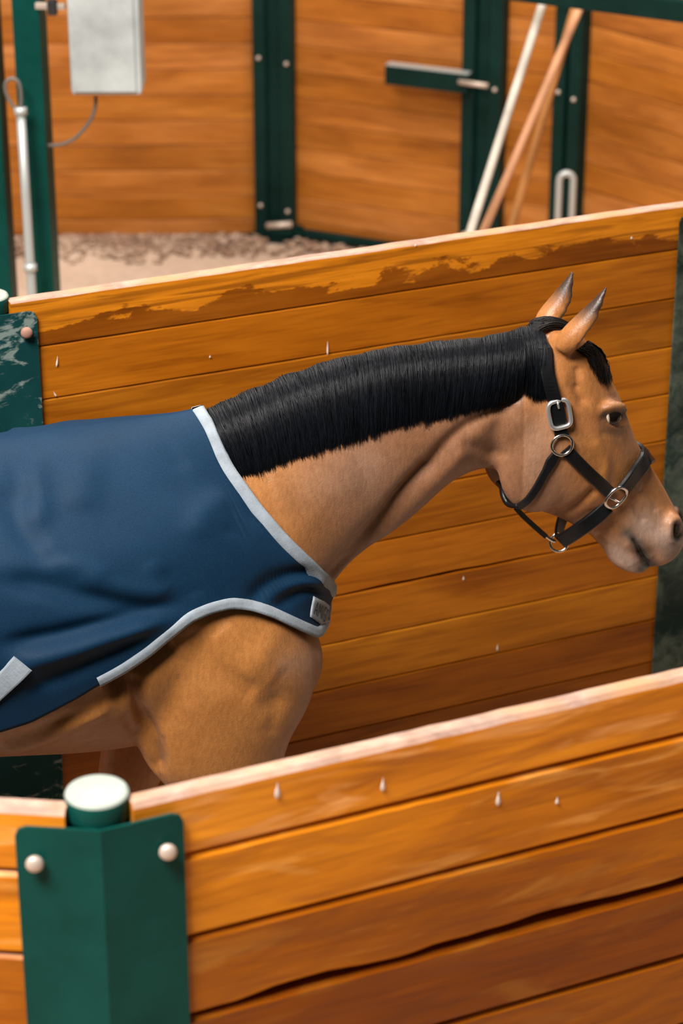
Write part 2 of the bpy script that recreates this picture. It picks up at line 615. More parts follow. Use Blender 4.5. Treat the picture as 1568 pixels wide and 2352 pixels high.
# ------------------------------------------------------------------ corner posts
def corner_post(p, dl, dr, label, plate_mat, flange, bolt_mat, cap_off=0.046, plate_top=WALL_H - 0.024, pipe_top=WALL_H + 0.012, zbolt=0.055, group=None, cap_mat=None):
    """pipe behind a folded steel plate; dl, dr: wall directions left and right of the corner (pointing to the right)"""
    bis = (dl + dr); bis = bis / np.linalg.norm(bis)
    nb = np.array([-bis[1], bis[0], 0])
    ang = math.atan2(bis[1], bis[0])
    root = empty('corner_post', (p[0], p[1], 0), ang)
    tag(root, label, 'post', group)
    # plate in local coordinates: x along the bisector, y into the wall
    bend = math.acos(np.clip(np.dot(dl, dr), -1, 1)) / 2
    cb, sb = math.cos(bend), math.sin(bend)
    r = 0.018
    outline = []
    z1, z0 = plate_top, 0.02
    g = 0.0062

    def pt(s, z, o_):
        # s: distance along the plate from the fold (negative = left); o_: offset towards the camera
        if s < 0:
            return (s * cb + (-sb) * o_ * 1 * 0, -s * sb * 1.0 - o_, z)
        return (s * cb, s * sb - o_, z)
    cols = [-flange, -flange + r * 0.3, -flange + r, -flange * 0.5, -0.006, 0.0, 0.006, flange * 0.5, flange - r, flange - r * 0.3, flange]
    tops = [z1 - r, z1 - r * 0.3, z1, z1, z1, z1, z1, z1, z1, z1 - r * 0.3, z1 - r]
    V, Fc = [], []
    NZ = 12
    for o_ in (g + 0.005, g):
        for s, zt in zip(cols, tops):
            for k in range(NZ + 1):
                V.append(pt(s, z0 + (zt - z0) * k / NZ, o_))
    nC = len(cols); blk = nC * (NZ + 1)
    for i in range(nC - 1):
        for k in range(NZ):
            a = i * (NZ + 1) + k
            Fc.append((a, a + NZ + 1, a + NZ + 2, a + 1))
            Fc.append((blk + a, blk + a + 1, blk + a + NZ + 2, blk + a + NZ + 1))
        a = i * (NZ + 1)
        Fc.append((a, blk + a, blk + a + NZ + 1, a + NZ + 1))
        a = i * (NZ + 1) + NZ
        Fc.append((a, a + NZ + 1, blk + a + NZ + 1, blk + a))
    for i in (0, nC - 1):
        for k in range(NZ):
            a = i * (NZ + 1) + k
            q = (a, a + 1, blk + a + 1, blk + a)
            Fc.append(q if i == 0 else q[::-1])
    o = mesh_obj('folded_plate', V, Fc, plate_mat, root, smooth=False)
    # pipe and cap
    bm = bmesh.new()
    R = 0.044
    bmesh.ops.create_cone(bm, cap_ends=True, segments=40, radius1=R, radius2=R, depth=pipe_top - 0.012,
                          matrix=Matrix.Translation((0, cap_off, (pipe_top - 0.012) / 2)))
    pm = bm_obj('pipe', bm, M['green'], root, smooth=False)
    bm = bmesh.new()
    prof = [(0.0475, -0.028), (0.0482, -0.010), (0.0478, 0.004), (0.0455, 0.0085), (0.040, 0.0095), (0.0, 0.0105)]
    rings = []
    for rr, z in prof:
        rings.append([bm.verts.new((rr * math.cos(2 * math.pi * k / 40), cap_off + rr * math.sin(2 * math.pi * k / 40), pipe_top - 0.01 + z)) for k in range(40)] if rr > 0
                     else [bm.verts.new((0, cap_off, pipe_top - 0.01 + z))])
    for i in range(len(rings) - 1):
        a, b = rings[i], rings[i + 1]
        for k in range(40):
            k2 = (k + 1) % 40
            f = bm.faces.new((a[k], a[k2], b[k2], b[k])) if len(b) > 1 else bm.faces.new((a[k], a[k2], b[0]))
            f.material_index = 1 if i >= 2 else 0
            f.smooth = True
    o = bm_obj('pipe_cap', bm, [M['green'], cap_mat or M['cap_white']], root, smooth=True)
    # bolts
    for s in (-1, 1):
        for z in (z1 - zbolt, 0.9, 0.25):
            bm = bmesh.new()
            # pan head on a short shank, standing off the plate
            bmesh.ops.create_uvsphere(bm, u_segments=20, v_segments=12, radius=0.0135)
            for v in bm.verts:
                v.co.y = v.co.y * 0.6 - 0.010 if v.co.y < 0.001 else v.co.y * 0.5 - 0.008
            bmesh.ops.create_cone(bm, cap_ends=True, segments=14, radius1=0.007, radius2=0.007, depth=0.02, matrix=Matrix.Rotation(math.pi / 2, 4, 'X'))
            bb = bm_obj('bolt', bm, bolt_mat, root, smooth=True)
            x, y, zz = pt(s * (flange - 0.027), z, g + 0.008)
            bb.location = (x, y, zz)
    return root


corner_post(out_left, out_dirs['left'], out_dirs['mid'], 'clean dark green folded corner post with white pipe cap in the near wall', M['green'], 0.128, M['bolt'])
corner_post(in_left, in_dirs['left'], in_dirs['mid'], 'scratched green corner post of the back wall beside the blue rug', M['green_chip'], 0.112, M['bolt_rust'], zbolt=0.045)
corner_post(in_right, in_dirs['mid'], in_dirs['right'], 'grimy mottled dark green corner post in front of the horse nose', M['green_dirty'], 0.135, M['bolt_rust'])

# a long nail-like bolt head on the near wall's top edge
# ------------------------------------------------------------------ far side of the ring
w_far_pts = {}
far_base = {}
pA1 = on_z(640, 536, 0.0)           # foot of the middle green post
aA = math.radians(1.0); aB = math.radians(-25.0); aC = math.radians(-50.0)
pA0 = pA1 - np.array([math.cos(aA), math.sin(aA), 0]) * 2.7
dB = np.array([math.cos(aB), math.sin(aB), 0]); dC = np.array([math.cos(aC), math.sin(aC), 0])
# second and third post feet: where the B line meets their pixel columns
nB = np.array([-dB[1], dB[0], 0])


def col_on(x, p0, n, z=0.9):
    # point on the plane at pixel column x, height z
    lo, hi = -800, 2000
    for _ in range(40):
        m = (lo + hi) / 2
        if on_plane(x, m, p0, n)[2] > z:
            lo = m
        else:
            hi = m
    q = on_plane(x, m, p0, n); q[2] = 0
    return q


pB1 = col_on(1122, pA1, nB)
pB2 = col_on(1325, pA1, nB)
pC1 = pB2 + dC * 3.4
far_tops = [1.75 - 0.12 * i for i in range(15)]
far_tops = [z for z in far_tops if z > 0.03]
pL = pA0 - np.array([math.cos(math.radians(27)), math.sin(math.radians(27)), 0]) * 2.2
far_segs = [(pA0, pA1), (pA1, pB1), (pB1, pB2), (pB2, pC1), (pL, pA0)]
w_far = backing('wall_far', far_segs, 0.04, 1.72)
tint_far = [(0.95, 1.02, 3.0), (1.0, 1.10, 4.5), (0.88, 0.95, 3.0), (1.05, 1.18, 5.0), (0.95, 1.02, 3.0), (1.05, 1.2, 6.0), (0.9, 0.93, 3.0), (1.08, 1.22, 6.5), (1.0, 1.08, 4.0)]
for k, (p0, p1) in enumerate(far_segs):
    d = (p1 - p0) / np.linalg.norm(p1 - p0)
    panel(w_far, p0 + d * 0.02, p1 - d * 0.02, far_tops, 0.035, M['wood_far'], tint_far[k:] + tint_far[:k], seg=3)


def steel_post(p, ang, label, width=0.19, group='green steel posts of the far wall'):
    root = empty('steel_post', (p[0], p[1], 0), ang)
    tag(root, label, 'post', group)
    bm = bmesh.new()
    hgt = 2.3
    # channel open to the viewer: two flanges and a recessed web
    add_box(bm, (-width / 2 + 0.03, -0.05, hgt / 2), (0.06, 0.07, hgt), bev=0.004)
    add_box(bm, (width / 2 - 0.03, -0.05, hgt / 2), (0.06, 0.07, hgt), bev=0.004)
    add_box(bm, (0, -0.035, hgt / 2), (width - 0.1, 0.02, hgt))
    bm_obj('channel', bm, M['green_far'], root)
    bm = bmesh.new()
    add_box(bm, (0, -0.05, 0.006), (width + 0.06, 0.14, 0.012), bev=0.002)
    bm_obj('base_plate', bm, M['green_far'], root)
    for x, z in ((-width / 2 + 0.03, 0.86), (width / 2 - 0.03, 0.84), (-width / 2 + 0.03, 0.16), (width / 2 - 0.03, 0.14)):
        bm = bmesh.new()
        bmesh.ops.create_uvsphere(bm, u_segments=10, v_segments=6, radius=0.011)
        b = bm_obj('bolt', bm, M['bolt'], root, True)
        b.location = (x, -0.088, z)
    return root


sp = steel_post(pA1, (aA + aB) / 2, 'dark green channel post between the plain board wall and the gate', 0.19, None)
# hardware at its foot
bm = bmesh.new()
V, Fc = tube([(-0.03, -0.11, 0.07), (0.09, -0.11, 0.085)], 0.016, 8)
mesh_obj('hinge_pin', V, Fc, M['bolt'], sp)
bm = bmesh.new()
add_box(bm, (0.03, -0.1, 0.05), (0.12, 0.03, 0.05), bev=0.004)
bm_obj('hinge_bracket', bm, M['green_far'], sp)
steel_post(pB1, aB, 'dark green post behind the two leaning poles, with a latch arm on it', 0.19, None)
steel_post(pB2, (aB + aC) / 2, 'narrow dark green post behind the galvanised hoop', 0.14, None)

# gate bottom rail and latch arm
g = empty('gate_frame_rail', tuple(pA1 + dB * 0.1), aB)
tag(g, 'green bottom rail of the gate low on the far wall', 'rail')
Lb = float(np.linalg.norm(pB1 - pA1))
bm = bmesh.new()
add_box(bm, (Lb / 2 - 0.09, -0.03, 0.032), (Lb - 0.24, 0.04, 0.034), bev=0.004)
bm_obj('bar', bm, M['green_far'], g)
bm = bmesh.new()
add_box(bm, (0.03, -0.055, 0.045), (0.05, 0.02, 0.06), bev=0.003)
bm_obj('end_lug', bm, M['green_far'], g)
lp = on_plane(984, 180, pB1 - nB * 0.1, nB)
root = empty('latch_arm', tuple(lp), aB)
tag(root, 'dark green horizontal latch arm with a pale top edge on the gate', 'latch')
bm = bmesh.new()
add_box(bm, (0, 0, 0), (0.40, 0.06, 0.085), bev=0.004)
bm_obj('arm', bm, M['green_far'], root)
bm = bmesh.new()
add_box(bm, (0, 0.0, 0.046), (0.395, 0.05, 0.006), bev=0.001)  # light on the arm's top face, put in as a pale strip
o = bm_obj('lit_top_strip', bm, M['zinc'], root); o['label'] = 'pale strip for the lit top face'
V, Fc = tube([(0.16, -0.035, 0.01), (0.30, -0.05, 0.012)], 0.012, 8)
mesh_obj('latch_pin', V, Fc, M['bolt'], root)

# dark overhead rail at the upper right
ra = on_depth(1150, -28, 8.7); rb = on_depth(1640, 34, 8.05)
dd = rb - ra; La = float(np.linalg.norm(dd))
bm = bmesh.new()
mt = Matrix.Translation((ra + rb) / 2) @ Vector(dd).to_track_quat('X', 'Z').to_matrix().to_4x4()
EXT = (4.0, 0.6)            # how far the rail runs on to its legs, left and right
add_box(bm, ((EXT[1] - EXT[0]) / 2, 0, 0), (La + EXT[0] + EXT[1], 0.05, 0.072), mt, bev=0.004)
rail_root = empty('overhead_rail', (float((ra + rb)[0] / 2), float((ra + rb)[1] / 2), 0))
tag(rail_root, 'dark green rail crossing the top right corner above the poles', 'rail')
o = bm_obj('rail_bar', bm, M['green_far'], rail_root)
o.matrix_parent_inverse = rail_root.matrix_basis.inverted()
for s in (-1, 1):
    pp = (ra + rb) / 2 + dd / La * s * (La / 2 + (EXT[0] if s < 0 else EXT[1]) - 0.05)
    bm = bmesh.new()
    add_box(bm, (pp[0], pp[1] + 0.06, pp[2] / 2 + 0.05), (0.07, 0.07, pp[2] + 0.1), bev=0.004)
    o = bm_obj('rail_leg', bm, M['green_far'], rail_root)
    o.matrix_parent_inverse = rail_root.matrix_basis.inverted()

# leaning poles
for nm, (xa, ya), (xb, yb), Ya, Yb, rad, mat, lab in (
        ('pole', (1084, 520), (1245, 10), 8.5, 8.9, 0.0165, 'pole_white', 'pale grey pole leaning left of the other two'),
        ('pole', (1115, 520), (1330, 20), 8.65, 9.0, 0.0165, 'pole_tan', 'pinkish tan wooden pole leaning in the middle of the three'),
        ('pole', (1178, 508), (1322, 10), 8.9, 9.15, 0.0172, 'pole_brown', 'orange brown pole, rearmost of the three leaning poles')):
    a = on_depth(xa, ya, Ya); b = on_depth(xb, yb, Yb)
    d = b - a
    foot = a - d * (a[2] - 0.012) / d[2]
    top = b + d * 0.22
    pr = [foot + (top - foot) * q for q in np.linspace(0, 1, 9)]
    V, Fc = tube(pr, [rad * (0.98 + 0.03 * math.sin(i * 2)) for i in range(9)], 12)
    o = mesh_obj(nm, V, Fc, M[mat])
    tag(o, lab, 'pole')

# galvanised hoop
c0 = on_depth(1284, 420, 9.4); c1 = on_depth(1316, 420, 9.4)
hw = float(c1[0] - c0[0]) / 2
ztop = float(on_depth(1300, 398, 9.4)[2])
cx = float(c0[0] + c1[0]) / 2
pts = [(-hw, 0, 0.0), (-hw, 0, ztop - 0.06), (-hw, 0, ztop - hw)] + [(-hw * math.cos(a), 0, ztop - hw + hw * math.sin(a)) for a in np.linspace(0.3, math.pi - 0.3, 7)] + [(hw, 0, ztop - hw), (hw, 0, ztop - 0.06), (hw, 0, 0.0)]
V, Fc = tube(pts, 0.014, 10)
o = mesh_obj('steel_hoop', V, Fc, M['zinc'])
o.location = (cx, 9.4, 0)
tag(o, 'upright galvanised steel hoop in front of the narrow green post', 'hoop')


# left: two green posts, strut, cabinet with cable
def square_post(px, w_px, Y, label, zt=2.6):
    p = on_depth(px, 300, Y)
    sc = Y / ct / F * 1.02
    bm = bmesh.new()
    w = w_px * sc
    add_box(bm, (0, 0, zt / 2), (w, w, zt), bev=0.004)
    root = empty('square_post', (float(p[0]), Y, 0), math.radians(-8))
    tag(root, label, 'post')
    bm_obj('tube', bm, M['green'], root)
    bm = bmesh.new()
    add_box(bm, (0, 0, 0.006), (w * 1.5, w * 1.5, 0.012), bev=0.002)
    bm_obj('foot_plate', bm, M['green'], root)
    return root, float(p[0]), w


r1, x1, w1 = square_post(82, 58, 8.0, 'green square post beside the grey wall cabinet and its cable')
r2, x2, w2 = square_post(-16, 52, 8.0, 'green square post cut by the left edge of the photo')
# small clamp near the top of the first post
bm = bmesh.new()
add_box(bm, (0, 0, 0), (0.10, 0.02, 0.02), bev=0.003)
cp = on_depth(124, 12, 7.93)
o = bm_obj('clamp_bar', bm, M['bolt'], r1)
o.location = (float(cp[0]) - x1, -0.07, float(cp[2]))
bm = bmesh.new()
add_box(bm, (0, 0, 0), (0.03, 0.03, 0.05), bev=0.004)
o = bm_obj('clamp_knob', bm, M['rubber'], r1)
o.location = (float(cp[0]) - x1 + 0.01, -0.085, float(cp[2]))

# gas strut / conduit
a = on_depth(74, 690, 7.8); b = on_depth(47, 250, 7.86)
d = b - a
foot = a - d * (a[2] / d[2])
root = empty('conduit', tuple(foot)); tag(root, 'grey metal conduit pipe rising beside the green post', 'pipe')
pts = [np.zeros(3) + (b - foot) * q for q in np.linspace(0, 1, 6)]
V, Fc = tube(pts, 0.0155, 12)
mesh_obj('pipe', V, Fc, M['zinc'], root)
for q in (0.995, 0.63):
    c = (b - foot) * q
    u_ = (b - foot) / np.linalg.norm(b - foot)
    V, Fc = tube([c - u_ * 0.012, c + u_ * 0.012], 0.022, 12)
    mesh_obj('collar', V, Fc, M['zinc'], root)
cps = [on_depth(x, y, 7.86) for x, y in ((48, 250), (48, 215), (42, 188), (28, 180), (14, 188), (12, 205), (20, 228), (36, 250))]
V, Fc = tube([p - foot for p in smooth_path(cps, 24)], 0.006, 8)
mesh_obj('cable', V, Fc, M['cable'], root)

# cabinet
cA = on_depth(162, 222, 7.75); cB = on_depth(326, 222, 7.75)
wd = float(cB[0] - cA[0])
root = empty('wall_cabinet', (float(cA[0] + cB[0]) / 2, 7.85, float(cA[2])))
tag(root, 'pale grey cabinet with a rounded front hanging beside the green post', 'cabinet')
bm = bmesh.new()
add_box(bm, (0, 0, 0.26), (wd, 0.17, 0.52), bev=0.014)
bm_obj('case', bm, M['white_box'], root)
bm = bmesh.new()
add_box(bm, (-0.004, -0.088, 0.262), (wd - 0.03, 0.012, 0.50), bev=0.004)
bm_obj('door_panel', bm, M['white_box'], root)
bm = bmesh.new()
add_box(bm, (-wd / 2 - 0.04, 0.02, 0.40), (0.16, 0.04, 0.05), bev=0.004)
bm_obj('bracket', bm, M['green'], root)
cps = [on_depth(x, y, Y) for x, y, Y in ((220, 222, 7.85), (219, 245, 7.85), (210, 272, 7.85), (190, 300, 7.86), (165, 322, 7.88), (140, 332, 7.9), (112, 334, 7.94))]
org = np.array(root.location)
V, Fc = tube([p - org for p in smooth_path(cps, 24)], 0.006, 8)
mesh_obj('cable', V, Fc, M['cable'], root)

# muck along the far wall
V, Fc = [], []
mb = bmesh.new()
for i in range(900):
    k = random.random()
    if k < 0.8:
        s = random.uniform(0.05, 2.6)
        p = pA1 - np.array([math.cos(aA), math.sin(aA), 0]) * s + np.array([0, -abs(random.gauss(0.05, 0.13)) - 0.03, 0])
    else:
        s = random.uniform(0.1, 1.0)
        p = pA1 + dB * s - nB * (abs(random.gauss(0.05, 0.08)) + 0.06)
    r = random.uniform(0.006, 0.026)
    m = Matrix.Translation((p[0], p[1], r * 0.2)) @ Matrix.Rotation(random.random() * 6, 4, 'Z') @ Matrix.Diagonal((r * random.uniform(0.8, 1.8), r, r * random.uniform(0.4, 0.8), 1))
    bmesh.ops.create_icosphere(mb, subdivisions=1, radius=1.0, matrix=m)
for x, y in ((318, 585), (270, 592), (370, 590), (330, 575), (300, 570), (262, 588)):
    p = on_z(x, y, 0)
    for q in range(4):
        r = random.uniform(0.02, 0.04)
        m = Matrix.Translation((p[0] + random.gauss(0, .03), p[1] + random.gauss(0, .05), r * 0.2)) @ Matrix.Diagonal((r * 0.8, r * 0.6, r * 0.35, 1))
        bmesh.ops.create_icosphere(mb, subdivisions=1, radius=1.0, matrix=m)
o = bm_obj('dirt_clods', mb, M['clod'], smooth=True)
o['kind'] = 'stuff'
tag(o, 'brown clods and muck along the foot of the far wall', 'dirt')

# ------------------------------------------------------------------ horse
AH = math.radians(18.0)
HO = np.array([-0.295, 4.68, 0.0])
HU = np.array([math.cos(AH), math.sin(AH), 0.0])
HW = np.array([math.sin(AH), -math.cos(AH), 0.0])
CAM_H = np.array([np.dot(CAM - HO, HU), np.dot(CAM - HO, HW), H])


def ray_h(x, y):
    d = ray(x, y)
    return np.array([np.dot(d, HU), np.dot(d, HW), d[2]])


def hp(x, y, w=0.0):
    """pixel -> horse coordinates (forward u, towards the near wall w, up z) on the plane of given w"""
    d = ray_h(x, y)
    return CAM_H + d * ((w - CAM_H[1]) / d[1])


def hproj(q):
    """(n,3) horse coordinates -> pixels"""
    q = np.atleast_2d(q)
    p = HO + q[:, :1] * HU + q[:, 1:2] * HW + q[:, 2:3] * np.array([0, 0, 1.0]) - CAM
    zc = p[:, 1] * ct - p[:, 2] * st
    yc = p[:, 1] * st + p[:, 2] * ct
    return np.c_[784 + F * p[:, 0] / zc, 1176 - F * yc / zc]


def ring_at(c, d, a, b, prof, e, N=40):
    t = np.linspace(0, 2 * np.pi, N, endpoint=False) - np.pi / 2
    s = np.sin(t); cc = np.cos(t)
    hw_ = a * np.abs(cc) ** e * np.interp(s, [-1, -0.5, 0, 0.5, 1], prof) * np.sign(cc)
    return c + np.outer(s * b, d) + np.c_[np.zeros(N), hw_, np.zeros(N)]


def fit_ring(Tp, Bp, a, prof=(1, 1, 1, 1, 1), e=0.9, w0=0.0):
    """a section whose projection just touches the outline at pixels Tp and Bp"""
    Tp, Bp = np.array(Tp, float), np.array(Bp, float)
    n = (Tp - Bp) / np.linalg.norm(Tp - Bp)
    pt, pb = hp(*Tp, w0), hp(*Bp, w0)
    d = (pt - pb) / np.linalg.norm(pt - pb)
    c, b = (pt + pb) / 2, np.linalg.norm(pt - pb) / 2
    want = np.array([Tp @ n, Bp @ n])
    k = np.linalg.norm(Tp - Bp) / (2 * b)
    for _ in range(12):
        r = ring_at(c, d, a, b, prof, e)
        q = hproj(r) @ n
        hi, lo = q.max(), q.min()
        c = c + d * ((want.mean() - (hi + lo) / 2) / k)
        b = max(b + ((want[0] - want[1]) - (hi - lo)) / (2 * k), 0.004)
    return ring_at(c, d, a, b, prof, e)


def loft(rings, sub=4, close=True):
    R = np.array(rings)
    m, N, _ = R.shape
    t = np.linspace(0, m - 1, (m - 1) * sub + 1)
    out = []
    for x in t:
        i = min(int(x), m - 2); f = x - i
        p0, p1, p2, p3 = R[max(i - 1, 0)], R[i], R[i + 1], R[min(i + 2, m - 1)]
        out.append(0.5 * ((2 * p1) + (-p0 + p2) * f + (2 * p0 - 5 * p1 + 4 * p2 - p3) * f * f + (-p0 + 3 * p1 - 3 * p2 + p3) * f**3))
    R = np.array(out); m = len(R)
    V = list(R.reshape(-1, 3)); Fc = []
    for i in range(m - 1):
        for k in range(N):
            k2 = (k + 1) % N
            Fc.append((i * N + k, i * N + k2, (i + 1) * N + k2, (i + 1) * N + k))
    if close:
        V.append(R[0].mean(0)); V.append(R[-1].mean(0))
        a, b = len(V) - 2, len(V) - 1
        for k in range(N):
            k2 = (k + 1) % N
            Fc.append((a, k2, k)); Fc.append((b, (m - 1) * N + k, (m - 1) * N + k2))
    return V, Fc


def limb(st_, sub=3, N=24):
    """stations (u, w, z, ru, rw): horizontal sections"""
    rings = []
    t = np.linspace(0, 2 * np.pi, N, endpoint=False)
    for u, w, z, ru, rw in st_:
        rings.append(np.c_[u + ru * np.cos(t), w + rw * np.sin(t), np.full(N, z)])
    return loft(rings, sub)


def blob(c, r, axes=None, N=14):
    c = np.array(c, float)
    A = np.eye(3) if axes is None else np.array(axes)
    V, Fc = [], []
    for i in range(N + 1):
        ph = math.pi * i / N
        for k in range(2 * N):
            th = math.pi * k / N
            q = np.array([r[0] * math.sin(ph) * math.cos(th), r[1] * math.sin(ph) * math.sin(th), r[2] * math.cos(ph)])
            V.append(c + A.T @ q)
    n2 = 2 * N
    for i in range(N):
        for k in range(n2):
            Fc.append((i * n2 + k, i * n2 + (k + 1) % n2, (i + 1) * n2 + (k + 1) % n2, (i + 1) * n2 + k))
    return V, Fc


parts = []
# trunk: upright sections (u, top, bottom, half width)
def trunk_ring(u, zt, zb, a, prof=(0.75, 0.98, 1.0, 0.92, 0.55), e=0.75):
    return ring_at(np.array([u, 0, (zt + zb) / 2]), np.array([0, 0, 1.0]), a, (zt - zb) / 2, prof, e, 48)


trunk = [(-1.52, 1.38, 1.12, 0.05), (-1.50, 1.46, 1.02, 0.13), (-1.42, 1.55, 0.97, 0.22), (-1.22, 1.64, 0.96, 0.275), (-1.0, 1.665, 0.99, 0.285),
         (-0.75, 1.66, 1.00, 0.285), (-0.5, 1.664, 0.975, 0.295), (-0.28, 1.668, 0.945, 0.285), (-0.10, 1.668, 0.94, 0.255), (0.03, 1.62, 0.955, 0.225),
         (0.12, 1.48, 0.965, 0.195), (0.175, 1.36, 0.99, 0.165), (0.212, 1.28, 1.03, 0.12), (0.23, 1.22, 1.08, 0.06)]
parts.append(loft([trunk_ring(*s) for s in trunk], 4))
# neck, withers to throat
pn = (0.85, 1.0, 0.95, 0.75, 0.40)
neck = [((330, 975), (560, 1640), 0.20), ((410, 958), (650, 1580), 0.195), ((480, 940), (715, 1480), 0.18), ((560, 905), (732, 1388), 0.155),
        ((660, 866), (790, 1302), 0.13), ((780, 828), (868, 1238), 0.108), ((900, 802), (950, 1172), 0.092),
        ((1020, 787), (1022, 1114), 0.082), ((1130, 775), (1085, 1080), 0.078), ((1215, 758), (1135, 1076), 0.078), ((1268, 752), (1180, 1085), 0.076)]
parts.append(loft([fit_ring(t, b, a, pn, 0.85) for t, b, a in neck], 4))
# head, poll to lips
H1 = (0.80, 0.98, 1.0, 0.98, 0.85)
head = [((1262, 745), (1160, 1000), 0.060, (0.7, 0.9, 1, 1, 0.8)),
        ((1310, 752), (1150, 1050), 0.078, (0.8, 0.95, 1, 1, 0.85)),
        ((1352, 790), (1158, 1098), 0.088, H1),
        ((1386, 845), (1178, 1138), 0.092, H1),
        ((1414, 898), (1206, 1158), 0.092, (0.74, 0.94, 0.96, 1.0, 0.92)),
        ((1434, 950), (1238, 1171), 0.086, (0.70, 0.92, 0.95, 1.0, 0.92)),
        ((1454, 1000), (1272, 1183), 0.075, (0.66, 0.90, 0.98, 1.0, 0.88)),
        ((1476, 1042), (1302, 1198), 0.062, (0.66, 0.85, 1.0, 0.98, 0.80)),
        ((1500, 1078), (1332, 1215), 0.054, (0.70, 0.86, 1.0, 0.95, 0.72)),
        ((1524, 1118), (1358, 1232), 0.050, (0.78, 0.92, 1.0, 0.92, 0.66)),
        ((1546, 1158), (1378, 1252), 0.050, (0.85, 0.96, 1.0, 0.92, 0.66)),
        ((1563, 1188), (1420, 1254), 0.053, (0.85, 0.95, 1.0, 1.0, 0.75)),
        ((1571, 1216), (1448, 1254), 0.052, (0.85, 0.95, 1.0, 1.0, 0.82)),
        ((1568, 1240), (1465, 1270), 0.047, (0.85, 0.95, 1.0, 1.0, 0.85)),
        ((1554, 1262), (1480, 1288), 0.038, (0.85, 0.95, 1.0, 1.0, 0.85)),
        ((1536, 1279), (1493, 1299), 0.024, (0.85, 0.95, 1.0, 1.0, 0.85)),
        ((1522, 1287), (1502, 1299), 0.008, (0.85, 0.95, 1.0, 1.0, 0.85))]
jaw = [((1415, 1180), (1352, 1226), 0.034), ((1438, 1210), (1374, 1246), 0.036), ((1452, 1240), (1388, 1270), 0.036), ((1461, 1260), (1403, 1293), 0.036),
       ((1471, 1282), (1428, 1308), 0.033), ((1481, 1298), (1456, 1313), 0.025), ((1487, 1305), (1472, 1313), 0.010)]
parts.append(loft([fit_ring(t, b, a, (0.85, 0.98, 1, 1, 0.9), 0.75) for t, b, a in jaw], 4))
parts.append(loft([fit_ring(t, b, a, p, 0.72) for t, b, a, p in head], 4))
# cheeks, brows, nostril flares, shoulders
for s in (1, -1):
    c = hp(1238, 1068, 0.055 * 1); parts.append(blob((c[0], s * 0.052, c[2]), (0.098, 0.034, 0.118), [[1, 0, 0], [0, 1, 0], [0, 0, 1]]))
    c = hp(1412, 950, 0.085); parts.append(blob((c[0], s * 0.074, c[2]), (0.036, 0.015, 0.028)))
    c = hp(1385, 1000, 0.075); parts.append(blob((c[0], s * 0.058, c[2]), (0.045, 0.022, 0.06)))
    c = hp(1548, 1215, 0.05); parts.append(blob((c[0], s * 0.038, c[2]), (0.026, 0.022, 0.036)))
    parts.append(blob((0.10, s * 0.115, 1.13), (0.13, 0.10, 0.13)))
    parts.append(blob((-0.02, s * 0.135, 1.34), (0.15, 0.085, 0.24), [[0.9, 0, 0.43], [0, 1, 0], [-0.43, 0, 0.9]]))
# near foreleg (stepping forward) and far foreleg (behind)
up = [(-0.06, 0.12, 1.42, 0.13, 0.085), (-0.03, 0.155, 1.28, 0.17, 0.10), (0.0, 0.17, 1.17, 0.195, 0.105), (-0.01, 0.175, 1.07, 0.195, 0.10), (-0.03, 0.178, 0.98, 0.165, 0.092)]
lo = [(-0.015, 0.178, 0.90, 0.130, 0.082), (0.015, 0.175, 0.80, 0.095, 0.07), (0.05, 0.17, 0.66, 0.066, 0.056), (0.075, 0.17, 0.54, 0.052, 0.050), (0.08, 0.17, 0.47, 0.050, 0.046),
      (0.075, 0.17, 0.40, 0.036, 0.034), (0.07, 0.17, 0.26, 0.034, 0.030), (0.07, 0.17, 0.19, 0.044, 0.038), (0.10, 0.17, 0.12, 0.036, 0.034), (0.125, 0.17, 0.07, 0.052, 0.05), (0.145, 0.17, 0.0, 0.068, 0.062)]
parts.append(limb(up + lo))
lo2 = [(-0.075, 0.175, 0.90, 0.125, 0.082), (-0.12, 0.17, 0.80, 0.092, 0.07), (-0.17, 0.165, 0.66, 0.066, 0.056), (-0.21, 0.16, 0.54, 0.052, 0.050), (-0.235, 0.16, 0.47, 0.050, 0.046),
       (-0.27, 0.16, 0.40, 0.036, 0.034), (-0.33, 0.16, 0.26, 0.034, 0.030), (-0.355, 0.16, 0.19, 0.044, 0.038), (-0.35, 0.16, 0.12, 0.036, 0.034), (-0.34, 0.16, 0.07, 0.052, 0.05), (-0.33, 0.16, 0.0, 0.068, 0.062)]
parts.append(limb([(u, -w, z, a, b) for u, w, z, a, b in up + lo2]))
for s, k in ((1, -0.12), (-1, 0.14)):
    parts.append(limb([(u + k * q, s * w, z, a, b) for u, w, z, a, b, q in (
        (-1.18, 0.13, 1.38, 0.20, 0.11, 0), (-1.17, 0.15, 1.18, 0.225, 0.125, 0), (-1.16, 0.16, 1.0, 0.19, 0.115, 0.1), (-1.22, 0.16, 0.84, 0.125, 0.085, 0.3), (-1.32, 0.155, 0.68, 0.085, 0.06, 0.6),
        (-1.40, 0.15, 0.56, 0.064, 0.045, 0.8), (-1.41, 0.15, 0.49, 0.054, 0.042, 0.9), (-1.385, 0.15, 0.40, 0.040, 0.034, 1.0), (-1.36, 0.15, 0.26, 0.036, 0.032, 1.2), (-1.35, 0.15, 0.19, 0.045, 0.04, 1.3),
        (-1.31, 0.15, 0.12, 0.037, 0.035, 1.3), (-1.28, 0.15, 0.06, 0.054, 0.05, 1.3), (-1.27, 0.15, 0.0, 0.068, 0.062, 1.3))]))


